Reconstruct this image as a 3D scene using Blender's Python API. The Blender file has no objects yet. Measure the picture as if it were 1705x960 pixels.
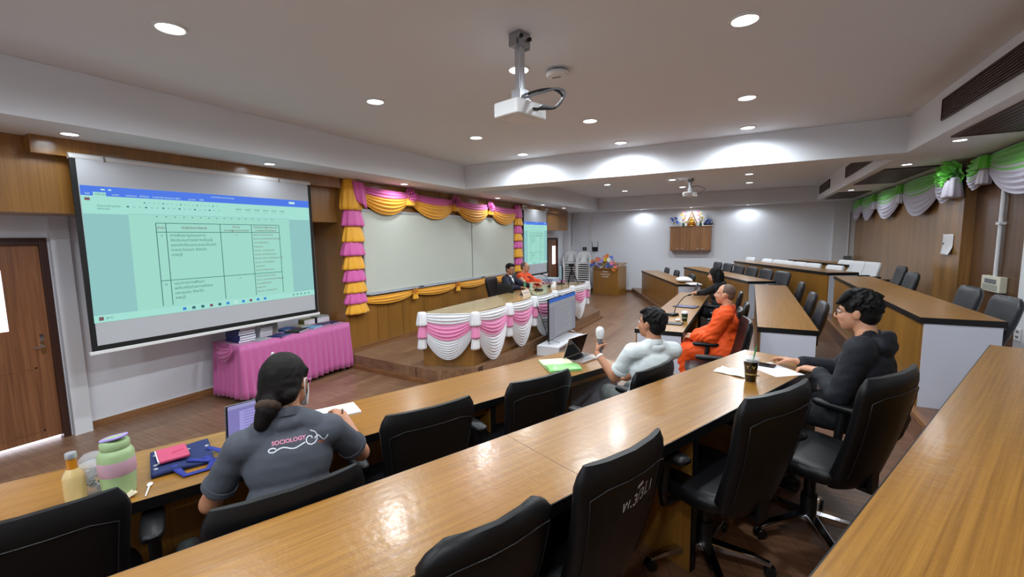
import bpy, bmesh, math, random
import numpy as np
from mathutils import Vector, Matrix, Euler
from mathutils.bvhtree import BVHTree

random.seed(7)
SC = bpy.context.scene
COL = SC.collection
PI = math.pi
V = Vector

# ------------------------------------------------------------------ objects
def link(o, parent=None):
    COL.objects.link(o)
    if parent is not None:
        o.parent = parent
    return o

def tag(o, label=None, cat=None, group=None, kind=None):
    if label: o['label'] = label
    if cat: o['category'] = cat
    if group: o['group'] = group
    if kind: o['kind'] = kind
    return o

def thing(name, label, cat, loc=(0, 0, 0), rz=0.0, group=None, scale=None):
    o = bpy.data.objects.new(name, None)
    o.empty_display_size = 0.1
    link(o)
    o.location = loc
    o.rotation_euler = (0, 0, rz)
    if scale: o.scale = scale
    return tag(o, label, cat, group)

def dup(root, loc=None, rz=None, label=None, group=None, scale=None):
    def rec(o, parent):
        c = o.copy()
        link(c, parent)
        for ch in list(o.children):
            rec(ch, c)
        return c
    r = rec(root, None)
    if loc is not None: r.location = loc
    if rz is not None: r.rotation_euler = (0, 0, rz)
    if scale: r.scale = scale
    if label: r['label'] = label
    if group: r['group'] = group
    return r

# ------------------------------------------------------------------ mesh builder
class MB:
    """collects shapes; build() links them as one mesh object"""
    def __init__(self):
        self.v = []; self.f = []; self.m = []; self.mi = 0
    def add(self, vs, fs, M=None):
        o = len(self.v)
        if M is not None:
            vs = [M @ V(p) for p in vs]
        self.v.extend([tuple(p) for p in vs])
        for f in fs:
            self.f.append([i + o for i in f]); self.m.append(self.mi)
        return self
    def box(self, x0, x1, y0, y1, z0, z1, M=None):
        vs = [(x0, y0, z0), (x1, y0, z0), (x1, y1, z0), (x0, y1, z0), (x0, y0, z1), (x1, y0, z1), (x1, y1, z1), (x0, y1, z1)]
        fs = [(3, 2, 1, 0), (4, 5, 6, 7), (0, 1, 5, 4), (1, 2, 6, 5), (2, 3, 7, 6), (3, 0, 4, 7)]
        return self.add(vs, fs, M)
    def cbox(self, c, s, M=None):
        return self.box(c[0] - s[0] / 2, c[0] + s[0] / 2, c[1] - s[1] / 2, c[1] + s[1] / 2, c[2] - s[2] / 2, c[2] + s[2] / 2, M)
    def prism(self, poly, z0, z1, M=None):
        n = len(poly)
        vs = [(p[0], p[1], z0) for p in poly] + [(p[0], p[1], z1) for p in poly]
        fs = [tuple(range(n))[::-1], tuple(range(n, 2 * n))] + [(i, (i + 1) % n, n + (i + 1) % n, n + i) for i in range(n)]
        return self.add(vs, fs, M)
    def rprism(self, w, d, z0, z1, r, seg=5, M=None, taper=1.0):
        """rounded rectangle prism centred on the origin"""
        poly = rrect(w, d, r, seg); n = len(poly)
        vs = [(p[0], p[1], z0) for p in poly] + [(p[0] * taper, p[1] * taper, z1) for p in poly]
        fs = [tuple(range(n))[::-1], tuple(range(n, 2 * n))] + [(i, (i + 1) % n, n + (i + 1) % n, n + i) for i in range(n)]
        return self.add(vs, fs, M)
    def lathe(self, prof, seg=24, M=None, cap=True, pleat=None):
        vs = []; fs = []
        n = len(prof)
        for k, (r, z) in enumerate(prof):
            for i in range(seg):
                a = 2 * PI * i / seg
                rr = r
                if pleat: rr = r * (1 + pleat[0] * math.sin(pleat[1] * a + pleat[2]) * (pleat[3][k] if len(pleat) > 3 else 1))
                vs.append((rr * math.cos(a), rr * math.sin(a), z))
        for k in range(n - 1):
            for i in range(seg):
                j = (i + 1) % seg
                fs.append((k * seg + i, k * seg + j, (k + 1) * seg + j, (k + 1) * seg + i))
        if cap:
            fs.append(tuple(range(seg))[::-1]); fs.append(tuple(range((n - 1) * seg, n * seg)))
        return self.add(vs, fs, M)
    def cyl(self, c, r, z0, z1, seg=20, M=None, r2=None):
        T = Matrix.Translation((c[0], c[1], 0))
        if M is not None: T = M @ T
        return self.lathe([(r, z0), (r if r2 is None else r2, z1)], seg, T)
    def tube(self, pts, r, seg=8, closed=False, M=None):
        pts = [V(p) for p in pts]; n = len(pts)
        rs = r if isinstance(r, (list, tuple)) else [r] * n
        vs = []; fs = []
        t0 = (pts[1] - pts[0]).normalized()
        up = V((0, 0, 1)) if abs(t0.z) < 0.9 else V((1, 0, 0))
        nx = t0.cross(up).normalized()
        for i in range(n):
            if closed: t = (pts[(i + 1) % n] - pts[i - 1])
            else: t = pts[min(i + 1, n - 1)] - pts[max(i - 1, 0)]
            t = t.normalized()
            nx = (nx - t * nx.dot(t)).normalized(); ny = t.cross(nx)
            for k in range(seg):
                a = 2 * PI * k / seg
                vs.append(pts[i] + (nx * math.cos(a) + ny * math.sin(a)) * rs[i])
        m = n if closed else n - 1
        for i in range(m):
            a = i * seg; b = ((i + 1) % n) * seg
            for k in range(seg):
                l = (k + 1) % seg
                fs.append((a + k, a + l, b + l, b + k))
        if not closed:
            fs.append(tuple(range(seg))[::-1]); fs.append(tuple(range((n - 1) * seg, n * seg)))
        return self.add(vs, fs, M)
    def ell(self, c, r, seg=16, rings=10, M=None, R=None):
        vs = []; fs = []
        c = V(c)
        for k in range(rings + 1):
            t = PI * k / rings
            for i in range(seg):
                a = 2 * PI * i / seg
                p = V((r[0] * math.sin(t) * math.cos(a), r[1] * math.sin(t) * math.sin(a), -r[2] * math.cos(t)))
                if R is not None: p = R @ p
                vs.append(c + p)
        for k in range(rings):
            for i in range(seg):
                j = (i + 1) % seg
                fs.append((k * seg + i, k * seg + j, (k + 1) * seg + j, (k + 1) * seg + i))
        return self.add(vs, fs, M)
    def cap(self, p0, p1, r0, r1, seg=14):
        """tapered capsule, closed"""
        p0 = V(p0); p1 = V(p1); d = p1 - p0; L = d.length
        if L < 1e-6: return self.ell(p0, (r0, r0, r0))
        q = d.normalized().to_track_quat('Z', 'Y').to_matrix()
        prof = []
        K = 5
        for k in range(K + 1):
            t = PI / 2 * k / K
            prof.append((max(r0 * math.sin(t), 1e-4), -r0 * math.cos(t)))
        for k in range(K + 1):
            t = PI / 2 * k / K
            prof.append((max(r1 * math.cos(t), 1e-4), L + r1 * math.sin(t)))
        M = Matrix.Translation(p0) @ q.to_4x4()
        return self.lathe(prof, seg, M)
    def grid(self, fn, nu, nv, M=None, wrapu=False):
        vs = [fn(i / (nu if wrapu else nu - 1), j / (nv - 1)) for j in range(nv) for i in range(nu)]
        fs = []
        for j in range(nv - 1):
            for i in range(nu if wrapu else nu - 1):
                k = (i + 1) % nu
                fs.append((j * nu + i, j * nu + k, (j + 1) * nu + k, (j + 1) * nu + i))
        return self.add(vs, fs, M)
    def build(self, name, mats, parent=None, smooth=None, bevel=0.0, solid=0.0, seg=2, subsurf=0):
        me = bpy.data.meshes.new(name)
        me.from_pydata(self.v, [], self.f)
        if not isinstance(mats, (list, tuple)): mats = [mats]
        for m in mats: me.materials.append(m)
        if len(mats) > 1: me.polygons.foreach_set('material_index', self.m)
        bm = bmesh.new(); bm.from_mesh(me)
        if not solid: bmesh.ops.recalc_face_normals(bm, faces=bm.faces)
        bm.to_mesh(me); bm.free()
        if smooth is not None:
            me.polygons.foreach_set('use_smooth', [True] * len(me.polygons))
            if smooth < 179: me.set_sharp_from_angle(angle=math.radians(smooth))
        me.update()
        o = link(bpy.data.objects.new(name, me), parent)
        if solid:
            md = o.modifiers.new('solid', 'SOLIDIFY'); md.thickness = solid; md.offset = 0
        if bevel:
            md = o.modifiers.new('bevel', 'BEVEL'); md.width = bevel; md.segments = seg; md.limit_method = 'ANGLE'; md.angle_limit = math.radians(40)
        if subsurf:
            md = o.modifiers.new('sub', 'SUBSURF'); md.levels = subsurf; md.render_levels = subsurf
        return o

def rrect(w, d, r, seg=5):
    out = []
    for cx, cy, a0 in ((w / 2 - r, d / 2 - r, 0), (-w / 2 + r, d / 2 - r, 90), (-w / 2 + r, -d / 2 + r, 180), (w / 2 - r, -d / 2 + r, 270)):
        for k in range(seg + 1):
            a = math.radians(a0 + 90 * k / seg)
            out.append((cx + r * math.cos(a), cy + r * math.sin(a)))
    return out

def smooth_path(pts, n=8):
    pts = [V(p) for p in pts]; out = []
    for i in range(len(pts) - 1):
        a, b, c, d = pts[max(i - 1, 0)], pts[i], pts[i + 1], pts[min(i + 2, len(pts) - 1)]
        for k in range(n):
            t = k / n
            out.append(0.5 * ((2 * b) + (c - a) * t + (2 * a - 5 * b + 4 * c - d) * t * t + (3 * b - a - 3 * c + d) * t ** 3))
    return out + [pts[-1]]
def Rz(a): return Matrix.Rotation(a, 4, 'Z')
def Rx(a): return Matrix.Rotation(a, 4, 'X')
def Ry(a): return Matrix.Rotation(a, 4, 'Y')
def T(*p): return Matrix.Translation(p)

def evaluated_mesh(o):
    dg = bpy.context.evaluated_depsgraph_get()
    dg.update()
    return bpy.data.meshes.new_from_object(o.evaluated_get(dg))

def organic(name, mb, voxel, mat, parent=None, smooth=4, disp=None):
    """fuse overlapping closed shapes into one continuous skin"""
    me = bpy.data.meshes.new(name)
    me.from_pydata(mb.v, [], mb.f)
    bm = bmesh.new(); bm.from_mesh(me)
    bmesh.ops.recalc_face_normals(bm, faces=bm.faces)
    bm.to_mesh(me); bm.free()
    t = link(bpy.data.objects.new('tmp', me))
    md = t.modifiers.new('r', 'REMESH'); md.mode = 'VOXEL'; md.voxel_size = voxel
    if smooth:
        ms = t.modifiers.new('s', 'SMOOTH'); ms.factor = 0.5; ms.iterations = smooth
    out = evaluated_mesh(t)
    bpy.data.objects.remove(t); bpy.data.meshes.remove(me)
    out.name = name
    n = len(out.vertices)
    if disp is not None:
        co = np.empty(n * 3); no = np.empty(n * 3)
        out.vertices.foreach_get('co', co); out.vertices.foreach_get('normal', no)
        co = co.reshape(-1, 3); no = no.reshape(-1, 3)
        co = co + no * disp(co, no)[:, None]
        out.vertices.foreach_set('co', co.ravel())
    out.materials.clear(); out.materials.append(mat)
    out.polygons.foreach_set('use_smooth', [True] * len(out.polygons))
    out.update()
    return link(bpy.data.objects.new(name, out), parent)

def text_poly(s, size=1.0, align='LEFT', shear=0.0, bold=0.0):
    """flat outline of a line of writing: verts (x, y), faces"""
    cu = bpy.data.curves.new('t', 'FONT'); cu.body = s; cu.size = size
    cu.align_x = align; cu.shear = shear; cu.offset = bold; cu.resolution_u = 3
    o = link(bpy.data.objects.new('t', cu))
    me = evaluated_mesh(o)
    vs = [(v.co.x, v.co.y) for v in me.vertices]; fs = [tuple(p.vertices) for p in me.polygons]
    bpy.data.objects.remove(o); bpy.data.curves.remove(cu); bpy.data.meshes.remove(me)
    return vs, fs

# ------------------------------------------------------------------ materials
def hexc(h):
    h = h.lstrip('#'); c = [int(h[i:i + 2], 16) / 255 for i in (0, 2, 4)]
    return tuple((x / 12.92 if x <= 0.04045 else ((x + 0.055) / 1.055) ** 2.4) for x in c) + (1,)

def newmat(name):
    m = bpy.data.materials.new(name); m.use_nodes = True
    nt = m.node_tree; b = nt.nodes['Principled BSDF']
    return m, nt, b

def mat(name, col, rough=0.5, metal=0.0, spec=0.5, coat=0.0, bump=0.0, bscale=200.0, var=0.0, vscale=6.0, sheen=0.0, trans=0.0, alpha=1.0, emit=None, es=1.0, ior=1.45, sss=0.0):
    m, nt, b = newmat(name)
    c = hexc(col) if isinstance(col, str) else tuple(col) + (1,)
    b.inputs['Base Color'].default_value = c
    b.inputs['Roughness'].default_value = rough
    b.inputs['Metallic'].default_value = metal
    b.inputs['Specular IOR Level'].default_value = spec
    b.inputs['Coat Weight'].default_value = coat
    b.inputs['Sheen Weight'].default_value = sheen
    b.inputs['Transmission Weight'].default_value = trans
    b.inputs['Alpha'].default_value = alpha
    b.inputs['IOR'].default_value = ior
    if sss:
        b.inputs['Subsurface Weight'].default_value = sss
        b.inputs['Subsurface Radius'].default_value = (0.012, 0.005, 0.003)
    if emit:
        b.inputs['Emission Color'].default_value = hexc(emit); b.inputs['Emission Strength'].default_value = es
    if bump or var:
        tc = nt.nodes.new('ShaderNodeTexCoord')
    if bump:
        n = nt.nodes.new('ShaderNodeTexNoise'); n.inputs['Scale'].default_value = bscale; n.inputs['Detail'].default_value = 3
        bp = nt.nodes.new('ShaderNodeBump'); bp.inputs['Strength'].default_value = bump; bp.inputs['Distance'].default_value = 0.002
        nt.links.new(tc.outputs['Object'], n.inputs['Vector']); nt.links.new(n.outputs['Fac'], bp.inputs['Height']); nt.links.new(bp.outputs['Normal'], b.inputs['Normal'])
    if var:
        n = nt.nodes.new('ShaderNodeTexNoise'); n.inputs['Scale'].default_value = vscale; n.inputs['Detail'].default_value = 4
        mx = nt.nodes.new('ShaderNodeMix'); mx.data_type = 'RGBA'
        mx.inputs['A'].default_value = tuple(x * (1 - var) for x in c[:3]) + (1,)
        mx.inputs['B'].default_value = tuple(min(1, x * (1 + var)) for x in c[:3]) + (1,)
        nt.links.new(tc.outputs['Object'], n.inputs['Vector']); nt.links.new(n.outputs['Fac'], mx.inputs['Factor']); nt.links.new(mx.outputs['Result'], b.inputs['Base Color'])
    return m

def wood(name, dark, light, grain='Z', rough=0.3, coat=0.0, gscale=40.0, stretch=0.03, seams=None, bumpy=0.0, contrast=(0.3, 0.7), coord='Object', blot=0.25):
    """veneer: fine streaks running along one axis, broad colour drift, optional panel joints every `seams` metres"""
    m, nt, b = newmat(name)
    N = nt.nodes.new; L = nt.links.new
    tc = N('ShaderNodeTexCoord'); mp = N('ShaderNodeMapping')
    s = [gscale] * 3; s['XYZ'.index(grain)] = gscale * stretch
    mp.inputs['Scale'].default_value = s
    L(tc.outputs[coord], mp.inputs['Vector'])
    n = N('ShaderNodeTexNoise'); n.inputs['Scale'].default_value = 1.0; n.inputs['Detail'].default_value = 5; n.inputs['Roughness'].default_value = 0.65; n.inputs['Distortion'].default_value = 0.6
    L(mp.outputs['Vector'], n.inputs['Vector'])
    cr = N('ShaderNodeValToRGB'); cr.color_ramp.elements[0].position = contrast[0]; cr.color_ramp.elements[1].position = contrast[1]
    cr.color_ramp.elements[0].color = hexc(dark); cr.color_ramp.elements[1].color = hexc(light)
    L(n.outputs['Fac'], cr.inputs['Fac'])
    mp2 = N('ShaderNodeMapping'); s2 = [3.0] * 3; s2['XYZ'.index(grain)] = 0.4; mp2.inputs['Scale'].default_value = s2
    L(tc.outputs[coord], mp2.inputs['Vector'])
    n2 = N('ShaderNodeTexNoise'); n2.inputs['Scale'].default_value = 1.0; n2.inputs['Detail'].default_value = 2
    L(mp2.outputs['Vector'], n2.inputs['Vector'])
    hs = N('ShaderNodeMapRange'); hs.inputs['From Min'].default_value = 0.3; hs.inputs['From Max'].default_value = 0.7; hs.inputs['To Min'].default_value = 1 - blot; hs.inputs['To Max'].default_value = 1 + blot
    L(n2.outputs['Fac'], hs.inputs['Value'])
    mu = N('ShaderNodeMix'); mu.data_type = 'RGBA'; mu.blend_type = 'MULTIPLY'; mu.inputs['Factor'].default_value = 1.0
    L(cr.outputs['Color'], mu.inputs['A']); L(hs.outputs['Result'], mu.inputs['B'])
    last = mu.outputs['Result']
    if seams:
        ax, step = seams
        sx = N('ShaderNodeSeparateXYZ'); L(tc.outputs[coord], sx.inputs['Vector'])
        md = N('ShaderNodeMath'); md.operation = 'PINGPONG'; md.inputs[1].default_value = step / 2
        L(sx.outputs[ax], md.inputs[0])
        lt = N('ShaderNodeMath'); lt.operation = 'LESS_THAN'; lt.inputs[1].default_value = 0.005
        L(md.outputs[0], lt.inputs[0])
        mm = N('ShaderNodeMix'); mm.data_type = 'RGBA'
        mm.inputs['B'].default_value = tuple(x * 0.35 for x in hexc(dark)[:3]) + (1,)
        L(lt.outputs[0], mm.inputs['Factor']); L(last, mm.inputs['A']); last = mm.outputs['Result']
    L(last, b.inputs['Base Color'])
    b.inputs['Roughness'].default_value = rough
    b.inputs['Coat Weight'].default_value = coat
    b.inputs['Coat Roughness'].default_value = 0.12
    if bumpy:
        n3 = N('ShaderNodeTexNoise'); n3.inputs['Scale'].default_value = 26.0; n3.inputs['Detail'].default_value = 4
        L(tc.outputs[coord], n3.inputs['Vector'])
        bp = N('ShaderNodeBump'); bp.inputs['Strength'].default_value = bumpy; bp.inputs['Distance'].default_value = 0.006
        L(n3.outputs['Fac'], bp.inputs['Height']); L(bp.outputs['Normal'], b.inputs['Normal']); L(bp.outputs['Normal'], b.inputs['Coat Normal'])
    return m

def planks(name, cols, rot=0.0, rough=0.35):
    m, nt, b = newmat(name)
    N = nt.nodes.new; L = nt.links.new
    tc = N('ShaderNodeTexCoord'); mp = N('ShaderNodeMapping'); mp.inputs['Rotation'].default_value = (0, 0, rot)
    L(tc.outputs['Object'], mp.inputs['Vector'])
    br = N('ShaderNodeTexBrick'); br.inputs['Scale'].default_value = 1.0; br.inputs['Brick Width'].default_value = 1.2; br.inputs['Row Height'].default_value = 0.12
    br.inputs['Mortar Size'].default_value = 0.0015; br.inputs['Bias'].default_value = 0.0; br.inputs['Mortar Smooth'].default_value = 0.1
    br.inputs['Color1'].default_value = hexc(cols[0]); br.inputs['Color2'].default_value = hexc(cols[1]); br.inputs['Mortar'].default_value = hexc(cols[2])
    L(mp.outputs['Vector'], br.inputs['Vector'])
    mp2 = N('ShaderNodeMapping'); mp2.inputs['Rotation'].default_value = (0, 0, rot); mp2.inputs['Scale'].default_value = (2.0, 45, 10)
    L(tc.outputs['Object'], mp2.inputs['Vector'])
    n = N('ShaderNodeTexNoise'); n.inputs['Scale'].default_value = 1.0; n.inputs['Detail'].default_value = 5
    L(mp2.outputs['Vector'], n.inputs['Vector'])
    hs = N('ShaderNodeMapRange'); hs.inputs['From Min'].default_value = 0.3; hs.inputs['From Max'].default_value = 0.7; hs.inputs['To Min'].default_value = 0.7; hs.inputs['To Max'].default_value = 1.25
    L(n.outputs['Fac'], hs.inputs['Value'])
    mu = N('ShaderNodeMix'); mu.data_type = 'RGBA'; mu.blend_type = 'MULTIPLY'; mu.inputs['Factor'].default_value = 1.0
    L(br.outputs['Color'], mu.inputs['A']); L(hs.outputs['Result'], mu.inputs['B'])
    L(mu.outputs['Result'], b.inputs['Base Color'])
    b.inputs['Roughness'].default_value = rough
    return m

def emis(name, col, strength):
    m = bpy.data.materials.new(name); m.use_nodes = True
    nt = m.node_tree; nt.nodes.clear()
    e = nt.nodes.new('ShaderNodeEmission'); o = nt.nodes.new('ShaderNodeOutputMaterial')
    e.inputs['Color'].default_value = hexc(col); e.inputs['Strength'].default_value = strength
    nt.links.new(e.outputs[0], o.inputs['Surface'])
    return m

M = {}
M['wall'] = mat('painted_wall', '#e0e3ea', 0.6, var=0.02, vscale=2)
M['ceil'] = mat('ceiling_paint', '#dbdee4', 0.7, var=0.015, vscale=2)
M['panel'] = wood('golden_panel', '#77501f', '#a07034', 'Z', 0.3, 0.25, 80, 0.012, seams=(1, 0.62), contrast=(0.2, 0.8), blot=0.15)
M['panel_plain'] = wood('golden_veneer', '#744e1c', '#9f702f', 'Z', 0.32, 0.2, 80, 0.012, contrast=(0.2, 0.8), blot=0.15)
M['panel_h'] = wood('pelmet_veneer', '#744c20', '#9c6d35', 'Z', 0.2, 0.35, 80, 0.03, contrast=(0.2, 0.8), blot=0.15)
M['brownpanel'] = wood('brown_wall_panel', '#7a5329', '#a47a45', 'Z', 0.3, 0.3, 70, 0.02, seams=(1, 1.22))
M['desktop'] = wood('desk_laminate', '#774d1c', '#a57530', 'Y', 0.3, 0.12, 110, 0.012, bumpy=0.22, contrast=(0.25, 0.7), blot=0.10)
M['stagetop'] = wood('stage_table_veneer', '#8f7448', '#b39766', 'Y', 0.2, 0.3, 50, 0.02)
M['doorwood'] = wood('door_veneer', '#6c4128', '#92613f', 'Z', 0.4, 0.1, 30, 0.03)
M['darkwood'] = mat('dark_brown_frame', '#3a2019', 0.4, var=0.15)
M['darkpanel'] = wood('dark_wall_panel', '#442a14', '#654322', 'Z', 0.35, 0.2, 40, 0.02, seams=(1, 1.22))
M['grille'] = mat('dark_brown_grille', '#3b211a', 0.45)
M['floor'] = planks('floor_laminate', ('#7b5a43', '#8d6c52', '#463124'), PI / 2, 0.32)
M['floor_far'] = M['floor']
M['tier'] = planks('tier_laminate', ('#6a4a36', '#7c573f', '#3a261b'), math.radians(66), 0.35)
M['nosing'] = wood('wood_nosing', '#6a4426', '#946843', 'Y', 0.35, 0.1, 40, 0.03)
M['blackedge'] = mat('black_edging', '#0c0c0d', 0.35)
M['whitepanel'] = mat('white_laminate', '#c9ccd8', 0.4)
M['leather'] = mat('black_leather', '#101012', 0.40, spec=0.35, bump=0.25, bscale=260, var=0.15, vscale=9)
M['leather2'] = mat('grey_black_leather', '#2a2b30', 0.38, bump=0.25, bscale=260, var=0.12, vscale=9)
M['blackplastic'] = mat('black_plastic', '#0f0f10', 0.4)
M['piping'] = mat('leather_piping', '#1d1d20', 0.4)
M['chrome'] = mat('chrome', '#c9c9cc', 0.12, 1.0)
M['steel'] = mat('brushed_steel', '#9fa2a6', 0.3, 1.0)
M['white'] = mat('white_plastic', '#dcdcdc', 0.4)
M['whitepaint'] = mat('white_paint', '#d4d5d9', 0.5)
M['offwhite'] = mat('cream_plastic', '#cfcab8', 0.45)
M['black'] = mat('black_matte', '#0a0a0b', 0.6)
M['grey'] = mat('grey_plastic', '#6d6f73', 0.45)
M['pink'] = mat('pink_satin', '#c2609c', 0.5, sheen=0.3, bump=0.1, bscale=90)
M['pinkpuff'] = mat('pink_organza', '#d65aa6', 0.5, sheen=0.4)
M['yellow'] = mat('yellow_organza', '#f0ac1c', 0.5, sheen=0.4)
M['white_fab'] = mat('white_voile', '#e4e4e8', 0.6, sheen=0.3)
M['pink_fab'] = mat('pink_voile', '#eb8fbd', 0.55, sheen=0.3)
M['green_fab'] = mat('green_organza', '#63c33c', 0.5, sheen=0.4)
M['lav_fab'] = mat('pale_lilac_voile', '#c6c2d2', 0.6, sheen=0.3)
M['screenfab'] = mat('screen_fabric', '#b4b6bb', 0.8)
M['board'] = mat('whiteboard_enamel', '#c6cabf', 0.22, var=0.05, vscale=1.2)
M['alu'] = mat('aluminium', '#c3c6cc', 0.3, 0.6)
M['paper'] = mat('paper', '#e6e6ea', 0.7)
M['skin'] = mat('skin', '#b07a5c', 0.5, sss=0.08, var=0.05, vscale=20)
M['skin_l'] = mat('skin_light', '#c48e70', 0.5, sss=0.08, var=0.05, vscale=20)
M['hair'] = mat('black_hair', '#0b0a0a', 0.62, spec=0.25, bump=0.5, bscale=160)
M['hair_b'] = mat('dark_brown_hair', '#0f0a08', 0.6, spec=0.2, bump=0.5, bscale=160)
M['stubble'] = mat('shaved_scalp', '#5b463c', 0.6)
M['lip'] = mat('lips', '#8d4f45', 0.5)
M['eyewhite'] = mat('eye_white', '#d8d4cf', 0.3)
M['iris'] = mat('dark_iris', '#140d0a', 0.2)
M['glass'] = mat('clear_glass', '#f4f8fa', 0.03, trans=1.0, ior=1.45)
M['led'] = emis('lamp_diffuser', '#eaf4ff', 14.0)
M['daylight'] = emis('daylit_pane', '#f2f0ff', 4.0)
# ================================================================== THE ROOM
XW, XR, YN, YF, ZC, ZS = -6.34, 2.70, -2.60, 16.50, 3.44, 3.00
def struct(name, mb, m, **k):
    return tag(mb.build(name, m, None, **k), kind='structure')

struct('floor', MB().box(XW - 0.3, XR + 0.3, YN - 0.3, YF + 0.3, -0.12, 0.0), M['floor'])
struct('wall_front', MB().box(XW - 0.12, XW, YN, 0.78, 0, ZC).box(XW - 0.12, XW, 0.78, 1.72, 2.10, ZC).box(XW - 0.12, XW, 1.72, 14.42, 0, ZC)
       .box(XW - 0.12, XW, 14.42, 15.38, 2.06, ZC).box(XW - 0.12, XW, 15.38, YF, 0, ZC), M['wall'])
struct('wall_far', MB().box(XW - 0.12, XR + 0.12, YF, YF + 0.12, 0, ZC), M['wall'])
struct('wall_near', MB().box(XW - 0.12, XR + 0.12, YN - 0.12, YN, 0, ZC), M['wall'])
struct('wall_right', MB().box(XR, XR + 0.12, 8.45, YF, 0, ZS), M['brownpanel'])
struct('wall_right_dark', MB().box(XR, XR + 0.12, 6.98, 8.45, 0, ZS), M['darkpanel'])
struct('wall_right_white', MB().box(XR, XR + 0.12, YN, 6.98, 0, ZS).box(XR - 0.05, XR, 6.55, 6.98, 0.57, ZS), M['whitepaint'])
struct('ceiling', MB().box(XW - 0.12, XR + 0.12, YN - 0.12, YF + 0.12, ZC, ZC + 0.08), M['ceil'])
struct('ceiling_soffit_front', MB().box(XW, -4.95, YN, YF, ZS, ZC - 0.002), M['ceil'])
struct('ceiling_soffit_right', MB().box(1.67, XR + 0.12, YN, YF, ZS, ZC - 0.002), M['ceil'])
struct('ceiling_soffit_far', MB().box(-4.95, 1.67, 15.9, YF, ZS, ZC - 0.002), M['ceil'])
struct('beam', MB().box(-4.95, 1.67, 7.30, 7.87, ZS, ZC - 0.002), M['ceil'])

# wood bulkheads, pelmets and the raised panelling behind the stage
struct('trim_1', MB().box(XW, -5.76, YN, 4.90, 2.32, ZS).box(XW, -5.76, 11.08, 14.90, 2.30, ZS), M['panel'])
struct('trim_2', MB().box(-5.76, -5.63, 1.52, 4.89, 2.84, ZS), M['panel_h'], bevel=0.004)
struct('trim_3', MB().box(-5.76, -5.63, 11.1, 13.75, 2.84, ZS), M['panel_h'], bevel=0.004)
struct('wall_stage', MB().box(XW, -5.68, 4.90, 11.08, 0.0, ZS), M['panel'])
struct('trim_4', MB().box(-5.68, -5.665, 4.90, 11.08, 0.2, 0.28), M['nosing'])
# white pilasters
struct('column_white', MB().box(XW, -6.27, 1.755, 1.90, 0, 2.32), M['whitepaint'])
struct('column_far_corner', MB().box(XW, -6.1, 15.9, YF, 0, ZS), M['whitepaint'])
struct('column_far_right', MB().box(2.17, XR, 16.38, YF, 0, ZS), M['whitepaint'])
struct('column_wood', MB().box(2.58, XR, 8.42, 9.36, 0.3, ZS), M['brownpanel'])
struct('baseboard_front', MB().box(XW, XW + 0.015, 1.9, 4.9, 0, 0.085), M['nosing'])
struct('baseboard_far', MB().box(-6.1, 2.17, YF - 0.015, YF, 0, 0.085), M['nosing'])

# seating tiers: three facets (near block, middle block, far block) stepping up from the stage
def tier(name, poly, z0, z1):
    o = MB().prism(poly, z0, z1).build(name, [M['tier']])
    return tag(o, kind='structure')
tier('floor_tier_first', [(-4.47, YN), (XR, YN), (XR, YF), (-3.83, YF), (-1.24, 10.13), (-1.24, 4.86)], 0, 0.16)
tier('floor_tier_second', [(-2.90, YN), (XR, YN), (XR, YF), (-2.76, YF), (0.04, 9.60), (0.04, 4.14)], 0.16, 0.36)
tier('floor_tier_third', [(-1.505, YN), (XR, YN), (XR, YF), (-1.57, YF), (1.21, 9.65), (1.21, 3.62)], 0.36, 0.57)
tier('floor_tier_fourth', [(2.24, 9.7), (XR, 9.7), (XR, YF), (-0.52, YF)], 0.57, 0.63)
def nosing(name, pts, z):
    mb = MB()
    for a, b in zip(pts[:-1], pts[1:]):
        a = V((a[0], a[1], z)); b = V((b[0], b[1], z)); d = (b - a); L = d.length
        mb.box(-0.012, 0.03, 0, L, -0.03, 0.006, T(*a) @ Rz(math.atan2(-d.x, d.y)))
    tag(mb.build(name, M['nosing']), kind='structure')
nosing('trim_5', [(-4.47, YN), (-1.24, 4.86), (-1.24, 10.13), (-3.83, YF)], 0.16)
nosing('trim_6', [(-2.90, YN), (0.04, 4.14), (0.04, 9.60), (-2.76, YF)], 0.36)
nosing('trim_7', [(-1.505, YN), (1.21, 3.62), (1.21, 9.65), (-1.57, YF)], 0.57)
# stage platform
SP = [(-5.68, 4.93), (-3.775, 4.763), (-3.36, 5.164), (-3.30, 10.75), (-3.7, 11.2), (-5.68, 11.08)]
struct('floor_stage', MB().prism(SP, 0, 0.2), M['floor'])
SQ = [(-5.68, 4.86), (-3.75, 4.69), (-3.29, 5.13), (-3.23, 10.78), (-3.68, 11.28), (-5.68, 11.16)]
struct('trim_8', MB().prism(SQ, 0, 0.055), M['nosing'])

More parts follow.
